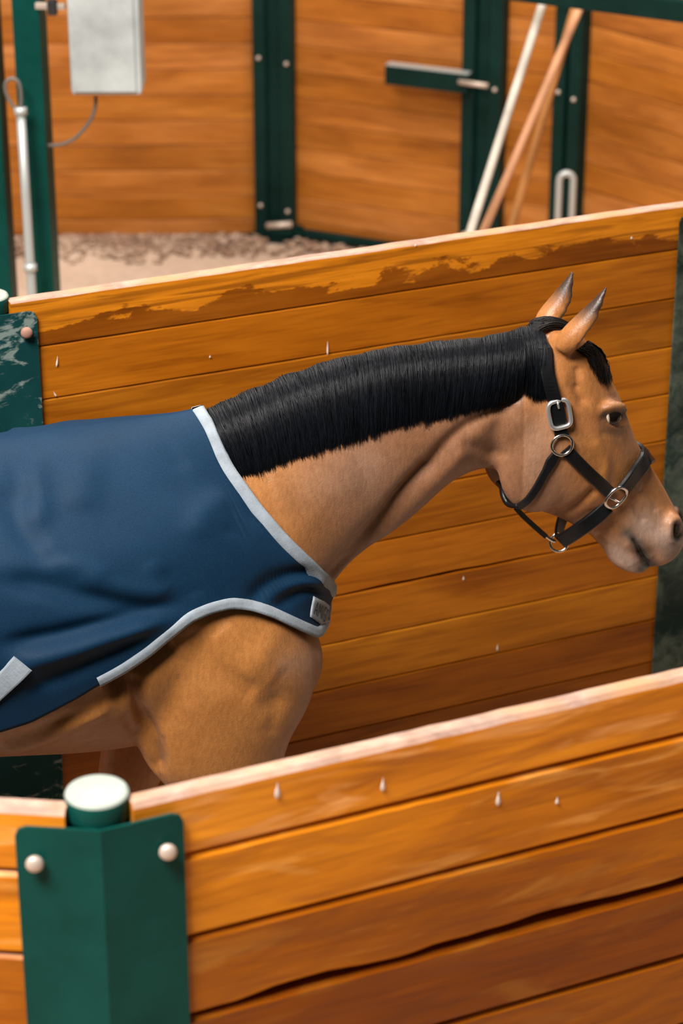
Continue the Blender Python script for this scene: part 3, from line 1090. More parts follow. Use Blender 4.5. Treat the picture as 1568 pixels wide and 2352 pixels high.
# ears: crescent sections swept to the tip, hollow side forward and out
def ear(s, base_px, tip_px, w_base, w_tip, open_dir):
    b, tp = hp(*base_px, w_base), hp(*tip_px, w_tip)
    ax = tp - b; L = np.linalg.norm(ax); ax = ax / L
    op = np.array(open_dir, float); op -= ax * (op @ ax); op /= np.linalg.norm(op)
    sd = np.cross(ax, op)
    rings = []
    for q, wd_, cup in ((-0.25, 0.026, 0.0), (-0.05, 0.034, 0.2), (0.15, 0.036, 0.6), (0.35, 0.034, 0.75), (0.55, 0.028, 0.75), (0.75, 0.019, 0.65), (0.90, 0.011, 0.4), (1.0, 0.005, 0.1)):
        c = b + ax * L * q + op * 0.012 * math.sin(math.pi * max(0, q))
        N = 24
        pts = []
        for k in range(N):
            a = 2 * math.pi * k / N
            x, y = math.cos(a), math.sin(a)           # x: towards the opening, y: sideways
            if x > 0:
                x = x * 0.55 - cup * 1.15 * (1 - y * y)
            pts.append(c + op * x * wd_ * 1.0 + sd * y * wd_ * 0.92)
        rings.append(np.array(pts))
    return loft(rings, 4)


parts.append(ear(1, (1316, 780), (1396, 656), 0.060, 0.074, (1.0, 0.15, -0.1)))
parts.append(ear(-1, (1262, 738), (1318, 620), -0.060, -0.074, (1.0, -0.15, -0.1)))

V, Fc = [], []
for v, f in parts:
    b = len(V)
    V += list(v); Fc += [tuple(b + i for i in q) for q in f]
V = np.array(V); V[:, 1] *= -1
tmp = bpy.data.meshes.new('tmp')
tmp.from_pydata([tuple(v) for v in V], [], Fc)
bm = bmesh.new(); bm.from_mesh(tmp)
bmesh.ops.recalc_face_normals(bm, faces=bm.faces)
bm.to_mesh(tmp); bm.free()
to = bpy.data.objects.new('tmp', tmp); COL.objects.link(to)
rm = to.modifiers.new('r', 'REMESH'); rm.mode = 'VOXEL'; rm.voxel_size = 0.0058
dg = bpy.context.evaluated_depsgraph_get()
ev = to.evaluated_get(dg)
body_me = bpy.data.meshes.new_from_object(ev)
bpy.data.objects.remove(to); bpy.data.meshes.remove(tmp)


def arrays(me):
    n = len(me.vertices); co = np.empty(n * 3); me.vertices.foreach_get('co', co); co = co.reshape(-1, 3)
    e = np.empty(len(me.edges) * 2, int); me.edges.foreach_get('vertices', e)
    return co, e.reshape(-1, 2)


def lap(co, e, it, w, lam=0.5):
    n = len(co)
    deg = np.bincount(e.ravel(), minlength=n).astype(float)[:, None]
    lam_w = (lam * w)[:, None]
    for _ in range(it):
        s = np.empty_like(co)
        for k in range(3):
            s[:, k] = np.bincount(e[:, 0], co[e[:, 1], k], n) + np.bincount(e[:, 1], co[e[:, 0], k], n)
        co = co + lam_w * (s / deg - co)
    return co


def sstep(a, b, x):
    t = np.clip((x - a) / (b - a), 0, 1)
    return t * t * (3 - 2 * t)


co, e = arrays(body_me)
uw = co.copy(); uw[:, 1] *= -1                       # u, w, z
is_head = sstep(0.60, 0.80, uw[:, 0])
is_leg = 1 - sstep(0.72, 0.92, uw[:, 2])
is_ear = ((uw[:, 0] > 0.70) & (uw[:, 2] > 1.745)).astype(float)
wt = np.clip(1.0 - 0.0 * is_head, 0, 1)
co = lap(co, e, 34, np.clip(1 - is_head - is_leg, 0, 1))
co = lap(co, e, 7, np.clip(1 - 0.75 * is_ear, 0.2, 1))
body_me.vertices.foreach_set('co', co.ravel())
# finer mesh on the head
bm = bmesh.new(); bm.from_mesh(body_me)
hf = [f for f in bm.faces if f.calc_center_median().x > 0.80 and f.calc_center_median().z < 1.74]
es = list({ed for f in hf for ed in f.edges})
bmesh.ops.subdivide_edges(bm, edges=es, cuts=1, use_grid_fill=True)
bm.to_mesh(body_me); bm.free()
co, e = arrays(body_me)
uw = co.copy(); uw[:, 1] *= -1
is_h2 = sstep(0.74, 0.82, uw[:, 0])
co = lap(co, e, 4, is_h2)


def normals(me):
    n = np.empty(len(me.vertices) * 3); me.vertices.foreach_get('normal', n)
    return n.reshape(-1, 3)


def seg_dist(px, poly):
    """distance from pixels to a polyline, and the parameter along it"""
    poly = np.array(poly, float)
    best = np.full(len(px), 1e9); par = np.zeros(len(px))
    m = len(poly)
    if m == 1:
        return np.linalg.norm(px - poly[0], axis=1), par
    for i in range(m - 1):
        a, b = poly[i], poly[i + 1]
        ab = b - a
        t = np.clip(((px - a) @ ab) / (ab @ ab), 0, 1)
        d = np.linalg.norm(px - (a + t[:, None] * ab), axis=1)
        k = d < best
        best[k] = d[k]; par[k] = (i + t[k]) / (m - 1)
    return best, par


# sculpting strokes: outline as the photo's side shows it (both sides alike), width in pixels, depth in metres (+ raises)
STROKES = [
    # neck and throat
    ([(742, 1352), (790, 1296), (822, 1258), (884, 1186), (919, 1140), (962, 1092), (1010, 1048)], 17, -0.020),
    ([(790, 1318), (850, 1262), (920, 1195), (990, 1120), (1060, 1040), (1090, 1010)], 18, 0.010),
    ([(1225, 880), (1205, 896), (1164, 930), (1098, 962), (1040, 1005), (990, 1060)], 15, -0.011),
    ([(1190, 930), (1155, 965), (1140, 1010), (1142, 1060)], 24, -0.010),
    ([(1060, 1020), (1100, 1030), (1140, 1055)], 16, -0.008),
    ([(620, 1130), (720, 1090), (820, 1050)], 60, 0.006),
    # cheek
    ([(1372, 1118), (1341, 1148), (1314, 1168), (1286, 1180), (1262, 1178)], 9, -0.010),
    ([(1330, 900), (1338, 918)], 15, -0.010),
    ([(1329, 850), (1330, 885)], 9, -0.006),
    ([(1360, 1010), (1390, 1050), (1388, 1092), (1378, 1130)], 12, 0.005),
    ([(1300, 800), (1318, 845), (1310, 900)], 16, -0.005),
    # eye
    ([(1394, 957), (1426, 956)], 15, -0.007),
    ([(1376, 958), (1390, 942), (1412, 933), (1438, 932)], 6, 0.0022),
    ([(1372, 934), (1392, 919), (1420, 909)], 8, -0.002),
    ([(1384, 964), (1400, 979), (1420, 983), (1438, 976)], 5, 0.003),
    ([(1388, 995), (1420, 1002)], 8, -0.003),
    # muzzle
    ([(1452, 1156), (1466, 1180), (1480, 1200)], 8, -0.006),
    ([(1470, 1120), (1500, 1150), (1510, 1175)], 10, -0.004),
    ([(1452, 1236), (1461, 1250), (1470, 1268), (1479, 1284), (1491, 1300)], 5.0, -0.008),
    ([(1464, 1234), (1482, 1260), (1496, 1284)], 9, 0.005),
    ([(1438, 1244), (1452, 1268), (1466, 1294)], 10, 0.004),
    ([(1420, 1200), (1436, 1228)], 12, -0.004),
    ([(1558, 1208), (1556, 1232)], 8, -0.022),
    ([(1540, 1196), (1538, 1226), (1546, 1248)], 7, 0.006),
    ([(1372, 1236), (1386, 1252)], 9, -0.006),
    # shoulder, arm, girth
    ([(634, 1602), (612, 1622)], 22, -0.006),
    ([(440, 1440), (480, 1520), (540, 1570), (590, 1600)], 26, -0.007),
    ([(500, 1440), (570, 1500), (640, 1560)], 36, 0.006),
    ([(646, 1600), (630, 1650), (622, 1690)], 18, -0.004),
    ([(318, 1560), (322, 1620), (345, 1690), (362, 1780)], 18, -0.022),
    ([(285, 1640), (300, 1670), (312, 1690)], 14, -0.006),
    ([(395, 1470), (340, 1520), (290, 1562), (240, 1596)], 30, -0.030),
    ([(0, 1728), (90, 1702), (180, 1660), (250, 1628)], 12, 0.010),
    ([(0, 1700), (90, 1675), (170, 1640)], 14, -0.006),
        ([(372, 1700), (380, 1740)], 8, -0.005),
    ([(560, 1560), (600, 1500), (650, 1440)], 30, 0.005),
]
body_me.vertices.foreach_set('co', co.ravel()); body_me.update()
for rep in range(1):
    nr = normals(body_me)
    uw = co.copy(); uw[:, 1] = np.abs(uw[:, 1])
    nm = nr.copy(); nm[:, 1] *= -1
    nm[:, 1] *= np.where(co[:, 1] > 0, -1, 1)        # mirrored normals
    px = hproj(uw)
    view = uw - CAM_H; view /= np.linalg.norm(view, axis=1)[:, None]
    facing = sstep(0.0, 0.25, -(view * nm).sum(1))
    facing *= sstep(0.0, 0.02, uw[:, 1])
    disp = np.zeros(len(co))
    for poly, wd_, dp in STROKES:
        cx_ = np.array(poly)
        k = (px[:, 0] > cx_[:, 0].min() - 3 * wd_) & (px[:, 0] < cx_[:, 0].max() + 3 * wd_) & (px[:, 1] > cx_[:, 1].min() - 3 * wd_) & (px[:, 1] < cx_[:, 1].max() + 3 * wd_)
        k &= (uw[:, 2] > 0.8)
        if not k.any():
            continue
        d_, par = seg_dist(px[k], smooth_path(poly, 16) if len(poly) > 2 else poly)
        tp = 1.0 if len(poly) < 3 else np.clip(np.minimum(par, 1 - par) * 8 + 0.25, 0, 1)
        disp[np.where(k)[0]] += dp * np.exp(-(d_ / wd_) ** 2) * tp
    co = co + nr * (disp * facing)[:, None]
    body_me.vertices.foreach_set('co', co.ravel()); body_me.update()
co = lap(co, e, 3, np.clip(is_h2, 0.3, 1), 0.5)
body_me.vertices.foreach_set('co', co.ravel()); body_me.update()

# coat colours (bay with black points, grey-pink muzzle), one colour per vertex
uw = co.copy(); uw[:, 1] = np.abs(uw[:, 1])
px = hproj(uw)
BAY = np.array([0.44, 0.175, 0.045])
colr = np.tile(BAY, (len(co), 1))


def paint(mask, c, k=1.0):
    global colr
    m_ = (np.clip(mask, 0, 1) * k)[:, None]
    colr = colr * (1 - m_) + np.array(c) * m_


def spot(poly, wd_):
    d_, _ = seg_dist(px, poly)
    return np.exp(-(d_ / wd_) ** 2)


zz, uu, ww = uw[:, 2], uw[:, 0], uw[:, 1]
headm = (uu > 0.70).astype(float)
paint(sstep(0.35, 0.75, zz) * 0 + (1 - sstep(0.50, 0.72, zz)), (0.012, 0.010, 0.010))          # black legs
neckm = sstep(0.05, 0.35, uu)
paint(neckm * 0.8, (0.270, 0.130, 0.074))
paint(neckm * (1 - headm) * spot([(600, 1150), (700, 1110), (820, 1080)], 70), (0.42, 0.25, 0.17), 0.55)   # sheen on the neck, painted in as paler hair
paint(headm, (0.50, 0.188, 0.044), 0.75)
paint(headm * spot([(1225, 1010), (1235, 1110)], 75), (0.40, 0.225, 0.145), 0.8)            # coat sheen on the cheek, painted as a greyer tone
paint(headm * spot([(1380, 1060), (1440, 1090), (1500, 1130)], 55), (0.42, 0.170, 0.040), 0.6)
paint(headm * spot([(1480, 1205), (1520, 1240)], 45), (0.46, 0.31, 0.235), 0.95)
paint(headm * spot([(1410, 1270), (1450, 1300)], 34), (0.44, 0.30, 0.235), 0.95)
paint(headm * spot([(1560, 1215), (1545, 1270)], 24), (0.20, 0.15, 0.13), 0.8)
paint(headm * spot([(1440, 1225), (1462, 1244), (1488, 1295)], 17), (0.075, 0.070, 0.062), 0.9)
paint(headm * spot([(1470, 1306), (1500, 1298)], 11), (0.045, 0.040, 0.036), 0.9)
paint(headm * spot([(1452, 1238), (1470, 1268), (1490, 1300)], 4), (0.012, 0.010, 0.010), 0.95)
paint(headm * spot([(1557, 1206), (1557, 1236)], 9), (0.012, 0.010, 0.010), 0.97)
paint(headm * spot([(1388, 957), (1412, 950), (1436, 952)], 19), (0.022, 0.015, 0.012), 0.93)
paint(headm * spot([(1390, 985), (1425, 1000)], 22), (0.14, 0.075, 0.042), 0.6)
paint(headm * spot([(1400, 910), (1425, 925)], 16), (0.26, 0.14, 0.08), 0.5)
nrm = normals(body_me)
tip = sstep(1.795, 1.85, zz)
earz = (zz > 1.765) * headm
paint(earz * tip, (0.016, 0.012, 0.011), 0.92)                                            # black ear tips
paint(earz * sstep(-0.05, 0.35, nrm[:, 0]), (0.035, 0.024, 0.018), 0.9)                     # dark hair in the ear
paint(spot([(660, 1530), (690, 1520)], 34) * (uu < 0.5), (0.27, 0.165, 0.115), 0.5)
paint(spot([(365, 1705), (380, 1745)], 12) * (uu < 0.3) * (zz < 1.2), (0.12, 0.06, 0.03), 0.5)
at = body_me.color_attributes.new('coat', 'FLOAT_COLOR', 'POINT')
at.data.foreach_set('color', np.c_[colr, np.ones(len(colr))].ravel())


def coat():
    t = NT('bay_coat')
    a = t.n('Attribute', attribute_name='coat')
    tc = t.n('TexCoord'); v = tc.outputs['Object']
    n1 = t.noise(v, 9, 4, 0.6, 0.3)
    n2 = t.noise(v, 1.0, 3, 0.6, 0.2, mapscale=(120, 120, 55))
    n3 = t.noise(v, 260, 2, 0.6)
    c = t.mix(0.6, a.outputs['Color'], t.ramp(n1, [(0.3, (0.74, 0.68, 0.62)), (0.55, (1, 1, 1)), (0.75, (1.10, 1.12, 1.15))]), 'MULTIPLY')
    c = t.mix(0.55, c, t.ramp(n2, [(0.3, (0.72, 0.70, 0.68)), (0.62, (1.08, 1.08, 1.08))]), 'MULTIPLY')
    t.l(c, t.b.inputs['Base Color'])
    t.l(t.bump(t.math('ADD', n2, t.math('MULTIPLY', n3, 0.6)), 0.22, 0.004), t.b.inputs['Normal'])
    n4 = t.noise(v, 16, 3, 0.6, 0.5)
    t.l(t.math('ADD', t.math('MULTIPLY', n4, 0.35), 0.26), t.b.inputs['Roughness'])
    t.set(Specular_IOR_Level=0.48, Sheen_Weight=0.06, Sheen_Roughness=0.4)
    return t.m


M['coat'] = coat()
horse = empty('horse', tuple(HO), AH)
tag(horse, 'bay horse with a black mane walking between the two board walls', 'horse')
body = link('body', body_me, M['coat'], horse)

bodyV = co.copy()
polys = [tuple(p.vertices) for p in body_me.polygons]
BVH = BVHTree.FromPolygons([Vector(v) for v in bodyV], polys)     # in local (u, -w, z)


def hit_px(x, y, bvh=None, off=0.0):
    """camera ray through a pixel onto the horse: point and normal in (u, w, z)"""
    d = ray_h(x, y)
    o_ = Vector((CAM_H[0], -CAM_H[1], CAM_H[2]))
    dv = Vector((d[0], -d[1], d[2])).normalized()
    loc, nor, idx, dist = (bvh or BVH).ray_cast(o_, dv)
    if loc is None:
        return None, None
    p = np.array((loc.x, -loc.y, loc.z)); n = np.array((nor.x, -nor.y, nor.z))
    return p + n * off, n


def near_pt(p, bvh=None):
    loc, nor, idx, dist = (bvh or BVH).find_nearest(Vector((p[0], -p[1], p[2])))
    return np.array((loc.x, -loc.y, loc.z)), np.array((nor.x, -nor.y, nor.z))


def loc_mesh(name, V, Fc, mat, parent, smooth=True):
    V = np.array(V, float).copy(); V[:, 1] *= -1
    o = mesh_obj(name, V, [tuple(reversed(f)) for f in Fc], mat, parent, smooth)
    return o

# ------------------------------------------------------------------ eyes
def eye_mat():
    t = NT('dark_eye')
    tc = t.n('TexCoord')
    sep = t.n('SeparateXYZ'); t.l(tc.outputs['Object'], sep.inputs[0])
    # white of the eye shows at the rear corner
    q = t.math('ADD', t.math('MULTIPLY', sep.outputs[0], -1.0), t.math('MULTIPLY', sep.outputs[2], -0.1))
    m = t.ramp(q, [(0.0132, (0, 0, 0)), (0.0145, (1, 1, 1))])
    c = t.mix(m, (0.006, 0.004, 0.003), (0.55, 0.44, 0.36))
    t.l(c, t.b.inputs['Base Color'])
    t.set(Roughness=0.08, Specular_IOR_Level=0.35)
    return t.m


M['eye'] = eye_mat()
ep, en = hit_px(1411, 958)
ec = ep - en * 0.0165
for s in (1, -1):
    bm = bmesh.new()
    bmesh.ops.create_uvsphere(bm, u_segments=28, v_segments=20, radius=0.0235)
    o = bm_obj('eye', bm, M['eye'], horse, True)
    o.location = (ec[0], -s * ec[1], ec[2])
    o['label'] = 'dark glossy eye'


# ------------------------------------------------------------------ hair
def hair_mat(name, col, rough=0.34):
    t = NT(name)
    tc = t.n('TexCoord')
    n1 = t.noise(tc.outputs['Object'], 1.0, 3, 0.6, 0.0, mapscale=(160, 40, 8))
    c = t.ramp(n1, [(0.3, tuple(x * 0.6 for x in col)), (0.7, tuple(x * 1.7 for x in col))])
    t.l(c, t.b.inputs['Base Color'])
    t.set(Roughness=rough, Specular_IOR_Level=0.2)
    return t.m


M['mane'] = hair_mat('black_mane_hair', (0.0038, 0.0046, 0.0066), 0.36)
M['forelock'] = hair_mat('dark_brown_hair', (0.010, 0.0075, 0.0065), 0.4)


def strands(name, paths, rad, mat, parent, under=None):
    """each path (k,3) in (u,w,z) becomes a thin three-sided tapering strand; all in one mesh"""
    Vs, Fs = [], []
    base = 0
    if under is not None:
        Vs.append(np.array(under[0])); Fs += [tuple(f) for f in under[1]]
        base = len(under[0])
    K = paths[0].shape[0]
    P_ = np.array(paths)
    T_ = np.gradient(P_, axis=1); T_ /= np.linalg.norm(T_, axis=2)[:, :, None] + 1e-9
    ref = np.array([0.3, 1.0, 0.2]); A_ = np.cross(T_, ref); A_ /= np.linalg.norm(A_, axis=2)[:, :, None] + 1e-9
    B_ = np.cross(T_, A_)
    r = rad * np.interp(np.linspace(0, 1, K), [0, 0.6, 0.9, 1], [1, 1, 0.7, 0.15])[None, :, None]
    r = r * rng.uniform(0.6, 1.35, (len(P_), 1, 1))
    rings = []
    for k in range(3):
        a = 2 * math.pi * k / 3
        rings.append(P_ + (A_ * math.cos(a) + B_ * math.sin(a)) * r)
    R = np.stack(rings, 2)                     # strand, station, corner, xyz
    Vs.append(R.reshape(-1, 3))
    n = len(P_)
    idx = base + np.arange(n * K * 3).reshape(n, K, 3)
    q = []
    for k in range(3):
        k2 = (k + 1) % 3
        q.append(np.stack([idx[:, :-1, k], idx[:, :-1, k2], idx[:, 1:, k2], idx[:, 1:, k]], -1).reshape(-1, 4))
    q = np.concatenate(q)
    V = np.concatenate(Vs); V = V * np.array([1, -1, 1])
    me = bpy.data.meshes.new(name)
    nf0 = len(Fs)
    me.from_pydata(V, [], Fs + q.tolist())
    return link(name, me, mat, parent, True)


def top_of(u, w=0.0):
    loc, nor, i, d = BVH.ray_cast(Vector((u, -w, 3.0)), Vector((0, 0, -1)))
    return np.array([u, w, loc.z]) if loc is not None else None


mane_pairs = np.array([(474, 925, 546, 1092), (556, 887, 608, 1078), (650, 845, 692, 1044), (760, 808, 780, 1020), (860, 786, 870, 990),
                       (960, 770, 966, 966), (1060, 762, 1054, 948), (1150, 755, 1132, 930), (1204, 748, 1184, 920)], float)
lock_pairs = np.array([(1198, 750, 1212, 902), (1216, 747, 1232, 914), (1240, 742, 1262, 905)], float)


def mane_path(row, K, lift, wob, end_extra):
    T_, B_ = row[:2], row[2:]
    f = np.linspace(0, 1, K)
    pr = hp(T_[0], T_[1] + 12, 0.0)
    top = top_of(pr[0])
    root = top + np.array([0, rng.uniform(-0.014, 0.01), 0.004 + lift])
    end = B_ + (B_ - T_) / np.linalg.norm(B_ - T_) * end_extra
    pts = [root]
    last_n = np.array([0, 0, 1.0])
    for x in f[1:]:
        p = T_ + np.array([0, 14.0]) * (1 - x) + (end - T_) * x + np.array([wob * math.sin(x * 5), 0])
        q, n = hit_px(*p)
        if q is None or q[1] < -0.02:
            q, n = root, last_n
        last_n = n
        off = 0.004 + lift * 0.6 + 0.012 * math.sin(math.pi * min(1, x * 0.95 + 0.04))
        pts.append(q + n * off)
    return np.array(pts)


def mane_field(pairs, NS, K):
    """table of mid-surface paths so that thousands of strands need few ray casts"""
    rows = smooth_path(pairs, NS)
    return rows, np.array([mane_path(r, K, 0.0, 0.0, 0.0) for r in rows])


KM = 12
rows, tab = mane_field(mane_pairs, 90, KM)
rows2, tab2 = mane_field(lock_pairs, 16, KM)


def smooth_tab(tb, it=3):
    for _ in range(it):
        tb[1:-1] = (tb[:-2] + 2 * tb[1:-1] + tb[2:]) / 4
        tb[:, 1:-1] = (tb[:, :-2] + 2 * tb[:, 1:-1] + tb[:, 2:]) / 4
    return tb


tab = smooth_tab(tab); tab2 = smooth_tab(tab2, 1)


def mane_strands(tb, n, K=9, seed=0):
    r_ = np.random.default_rng(seed)
    NS = len(tb)
    out = []
    tt = np.linspace(0, 1, tb.shape[1])
    clump = r_.normal(0, 1, 400)
    for i in range(n):
        s = r_.random() * (NS - 1)
        i0 = min(int(s), NS - 2); fr = s - i0
        path = tb[i0] * (1 - fr) + tb[i0 + 1] * fr
        ci = int(s / (NS - 1) * 399)
        ln = 1.0 + 0.035 * clump[ci] + r_.normal(0, 0.03) - (0.22 * r_.random() if r_.random() < 0.2 else 0)
        x = np.linspace(0, min(max(ln, 0.5), 1.0), K)
        p = np.stack([np.interp(x, tt, path[:, k]) for k in range(3)], 1)
        if ln > 1:
            d_ = p[-1] - p[-2]
            p = p + np.outer(np.linspace(0, 1, K) ** 2, d_) * (ln - 1) * 8
        lay = r_.random() ** 1.5
        sway = r_.normal(0, 0.006) + 0.004 * clump[(ci * 7) % 400]
        sh = np.linspace(0, 1, K)
        p[:, 0] += sway * sh + r_.normal(0, 0.0012) + 0.0012 * np.sin(sh * r_.uniform(3, 9) + r_.random() * 6)
        p[:, 1] += lay * 0.010 * np.sin(np.pi * np.clip(sh * 0.9 + 0.1, 0, 1)) + r_.normal(0, 0.0008)
        p[:, 2] += lay * 0.009 * (1 - sh) ** 2
        out.append(p)
    return out


def sheet(tb):
    m, k, _ = tb.shape
    V = tb.reshape(-1, 3) - np.array([0, 0.003, 0.002])
    Fs = [(i * k + j, (i + 1) * k + j, (i + 1) * k + j + 1, i * k + j + 1) for i in range(m - 1) for j in range(k - 2)]
    return V, Fs


ms = mane_strands(tab, 8200, seed=1)
# short hairs standing off the crest
for i in range(1500):
    s = rng.random() * (len(tab) - 1); i0 = int(s)
    r0 = tab[min(i0, len(tab) - 1)][0] * (1 - (s - i0)) + tab[min(i0 + 1, len(tab) - 1)][0] * (s - i0)
    L_ = rng.uniform(0.005, 0.017)
    dirv = np.array([rng.normal(-0.25, 0.25), rng.normal(0.45, 0.5), 1.0]); dirv /= np.linalg.norm(dirv)
    q = np.linspace(0, 1, 9)[:, None]
    ms.append(r0 + np.array([0, rng.uniform(-0.02, 0.015), -0.004]) + dirv * L_ * q + np.array([0.0, 0.012, -0.010]) * q**2)
mane = strands('mane', ms, 0.00095, M['mane'], horse, sheet(tab))
mane['label'] = 'short pulled black mane'
mk = strands('mane_lock', mane_strands(tab2, 1100, seed=2), 0.0009, M['mane'], horse, sheet(tab2))

# forelock and the tuft between the ears
fl = []
for i in range(520):
    a = rng.random(); lnf = rng.uniform(0.55, 1.08)
    px0 = np.array([1322 + 26 * a, 806 - 20 * a]); px1 = np.array([1350 + 28 * a, 826 - 12 * a]); px2 = np.array([1364 + 28 * a, 852]); px3 = np.array([1378 + 22 * a, 872 + 10 * a + rng.normal(0, 9)])
    pl = smooth_path([px0, px0 + (px1 - px0) * lnf, px0 + (px2 - px0) * lnf, px0 + (px3 - px0) * lnf + rng.normal(0, 3, 2)], 9)
    pts = []
    for k, p in enumerate(pl):
        q, n = hit_px(*p)
        if q is None:
            q = hp(*p, 0.02); n = np.array([0.7, 0.3, 0.5])
        pts.append(q + n * (0.003 + 0.007 * math.sin(k / 8 * 3.0) * (0.3 + rng.random())))
    fl.append(np.array(pts) + rng.normal(0, 0.0008, 3))
for i in range(380):
    w0 = rng.uniform(-0.040, 0.020)
    k = rng.normal(0, 3)
    pl = smooth_path([np.r_[hp(1228, 752 + k), 0], np.r_[hp(1250, 742 + k), 0], np.r_[hp(1284, 746 + k), 0], np.r_[hp(1322, 768 + k), 0], np.r_[hp(1352, 800 + k), 0]], 9)[:, :3]
    pl[:, 1] = w0 * np.linspace(1, 0.8, 9) + rng.normal(0, 0.002)
    pl[:, 2] += rng.uniform(-0.004, 0.012) * np.sin(np.linspace(0.2, 3.0, 9)) - 8 * w0 * w0
    n_ = int(rng.integers(6, 10))
    x = np.linspace(0, rng.uniform(0.35, 0.9), 9)
    fl.append(np.stack([np.interp(x, np.linspace(0, 1, 9), pl[:, q]) for q in range(3)], 1))
o = strands('forelock', fl, 0.0009, M['forelock'], horse)

# tail
tl = []
for i in range(700):
    a = rng.uniform(0, 6.28); rr = rng.random() ** 0.5
    tl.append(smooth_path([(-1.49, 0.02 * math.cos(a), 1.50), (-1.58, rr * 0.03 * math.cos(a), 1.40 + rr * .02 * math.sin(a)), (-1.62 + rr * .05 * math.sin(a), rr * 0.06 * math.cos(a), 1.05),
                           (-1.60 + rr * .06 * math.sin(a), rr * 0.06 * math.cos(a), 0.6 + rng.normal(0, .06))], 9))
strands('tail', tl, 0.0022, M['mane'], horse)

# ------------------------------------------------------------------ rug
rug = empty('horse_rug', tuple(HO), AH)
tag(rug, 'navy blue horse rug with pale grey binding, worn by the bay horse', 'rug')


def rug_cloth():
    t = NT('navy_rug_cloth')
    tc = t.n('TexCoord'); v = tc.outputs['Object']
    w = t.n('TexWave', wave_type='BANDS'); w.inputs['Scale'].default_value = 260; w.inputs['Distortion'].default_value = 0.4
    t.l(v, w.inputs['Vector'])
    n1 = t.noise(v, 320, 2, 0.6)
    n2 = t.noise(v, 5, 3, 0.5)
    c = t.ramp(n2, [(0.3, (0.0046, 0.025, 0.058)), (0.7, (0.0062, 0.031, 0.069))])
    c = t.mix(0.5, c, t.ramp(n1, [(0.3, (0.6, 0.62, 0.66)), (0.7, (1.3, 1.3, 1.3))]), 'MULTIPLY')
    t.l(c, t.b.inputs['Base Color'])
    t.l(t.bump(t.math('ADD', n1, w.outputs['Fac']), 0.12, 0.002, t.bump(n2, 0.15, 0.02)), t.b.inputs['Normal'])
    t.set(Roughness=0.6, Specular_IOR_Level=0.14)
    return t.m


def webbing(name, col):
    t = NT(name)
    tc = t.n('TexCoord'); v = tc.outputs['Object']
    n1 = t.noise(v, 240, 2, 0.6); n2 = t.noise(v, 30, 3, 0.6)
    c = t.ramp(n2, [(0.3, tuple(x * 0.8 for x in col)), (0.7, tuple(x * 1.12 for x in col))])
    t.l(c, t.b.inputs['Base Color'])
    t.l(t.bump(n1, 0.25, 0.002), t.b.inputs['Normal'])
    t.set(Roughness=0.7)
    return t.m


M['rug'] = rug_cloth()
M['binding'] = webbing('grey_binding', (0.30, 0.345, 0.39))
M['patch'] = webbing('grey_patch', (0.34, 0.37, 0.39))
M['ink'] = simple('navy_print', (0.012, 0.016, 0.035), 0.7)

fr = BVH.ray_cast(Vector((2, 0, 1.24)), Vector((-1, 0, 0)))
# front of the chest at the height of the rug
zn_end = hp(752, 1352, 0.03)[2] - 0.01
u_front = BVH.ray_cast(Vector((0.6, 0, zn_end)), Vector((-1, 0, 0)))[0].x
NU, NPH = 150, 110
us = -1.50 + (u_front - 0.004 + 1.50) * np.sin(np.linspace(0, 1, NU) ** 1.25 * math.pi / 2)
phs = np.radians(np.linspace(0, 180, NPH))
zc_f = lambda u: np.interp(u, [-1.5, -0.2, 0.1, u_front], [1.32, 1.32, 1.31, 1.34])
G = np.zeros((NU, NPH, 3)); GN = np.zeros((NU, NPH, 3))
for i, u in enumerate(us):
    zc = zc_f(u)
    for j, ph in enumerate(phs):
        d = Vector((0, -math.sin(ph), math.cos(ph)))
        o_ = Vector((u, 0, zc)) + d * 1.0
        loc, nor, k_, ds = BVH.ray_cast(o_, -d)
        if loc is None or ds > 0.999:
            loc = Vector((u, 0, zc)) + d * 0.003; nor = d
        G[i, j] = (loc.x, -loc.y, loc.z); GN[i, j] = (nor.x, -nor.y, nor.z)
# smooth the radial distance, then lift off the coat
rad = np.linalg.norm(G - np.stack([us[:, None] + 0 * phs, 0 * us[:, None] + 0 * phs, zc_f(us)[:, None] + 0 * phs], -1), axis=2)
for _ in range(10):
    rad[:, 1:-1] = (rad[:, :-2] + 2 * rad[:, 1:-1] + rad[:, 2:]) / 4
for _ in range(8):
    rad[1:-8] = (rad[:-9] + 2 * rad[1:-8] + rad[2:-7]) / 4
G[:, :, 1] = rad * np.sin(phs); G[:, :, 2] = zc_f(us)[:, None] + rad * np.cos(phs); G[:, :, 0] = us[:, None]
for _ in range(6):
    GN[1:-1] = (GN[:-2] + 2 * GN[1:-1] + GN[2:]) / 4
    GN[:, 1:-1] = (GN[:, :-2] + 2 * GN[:, 1:-1] + GN[:, 2:]) / 4
GN[:, 0, 1] = 0
GN /= np.linalg.norm(GN, axis=2)[:, :, None]
G = G + GN * 0.017
G[:, 0, 1] = 0; G[:, -1, 1] = 0
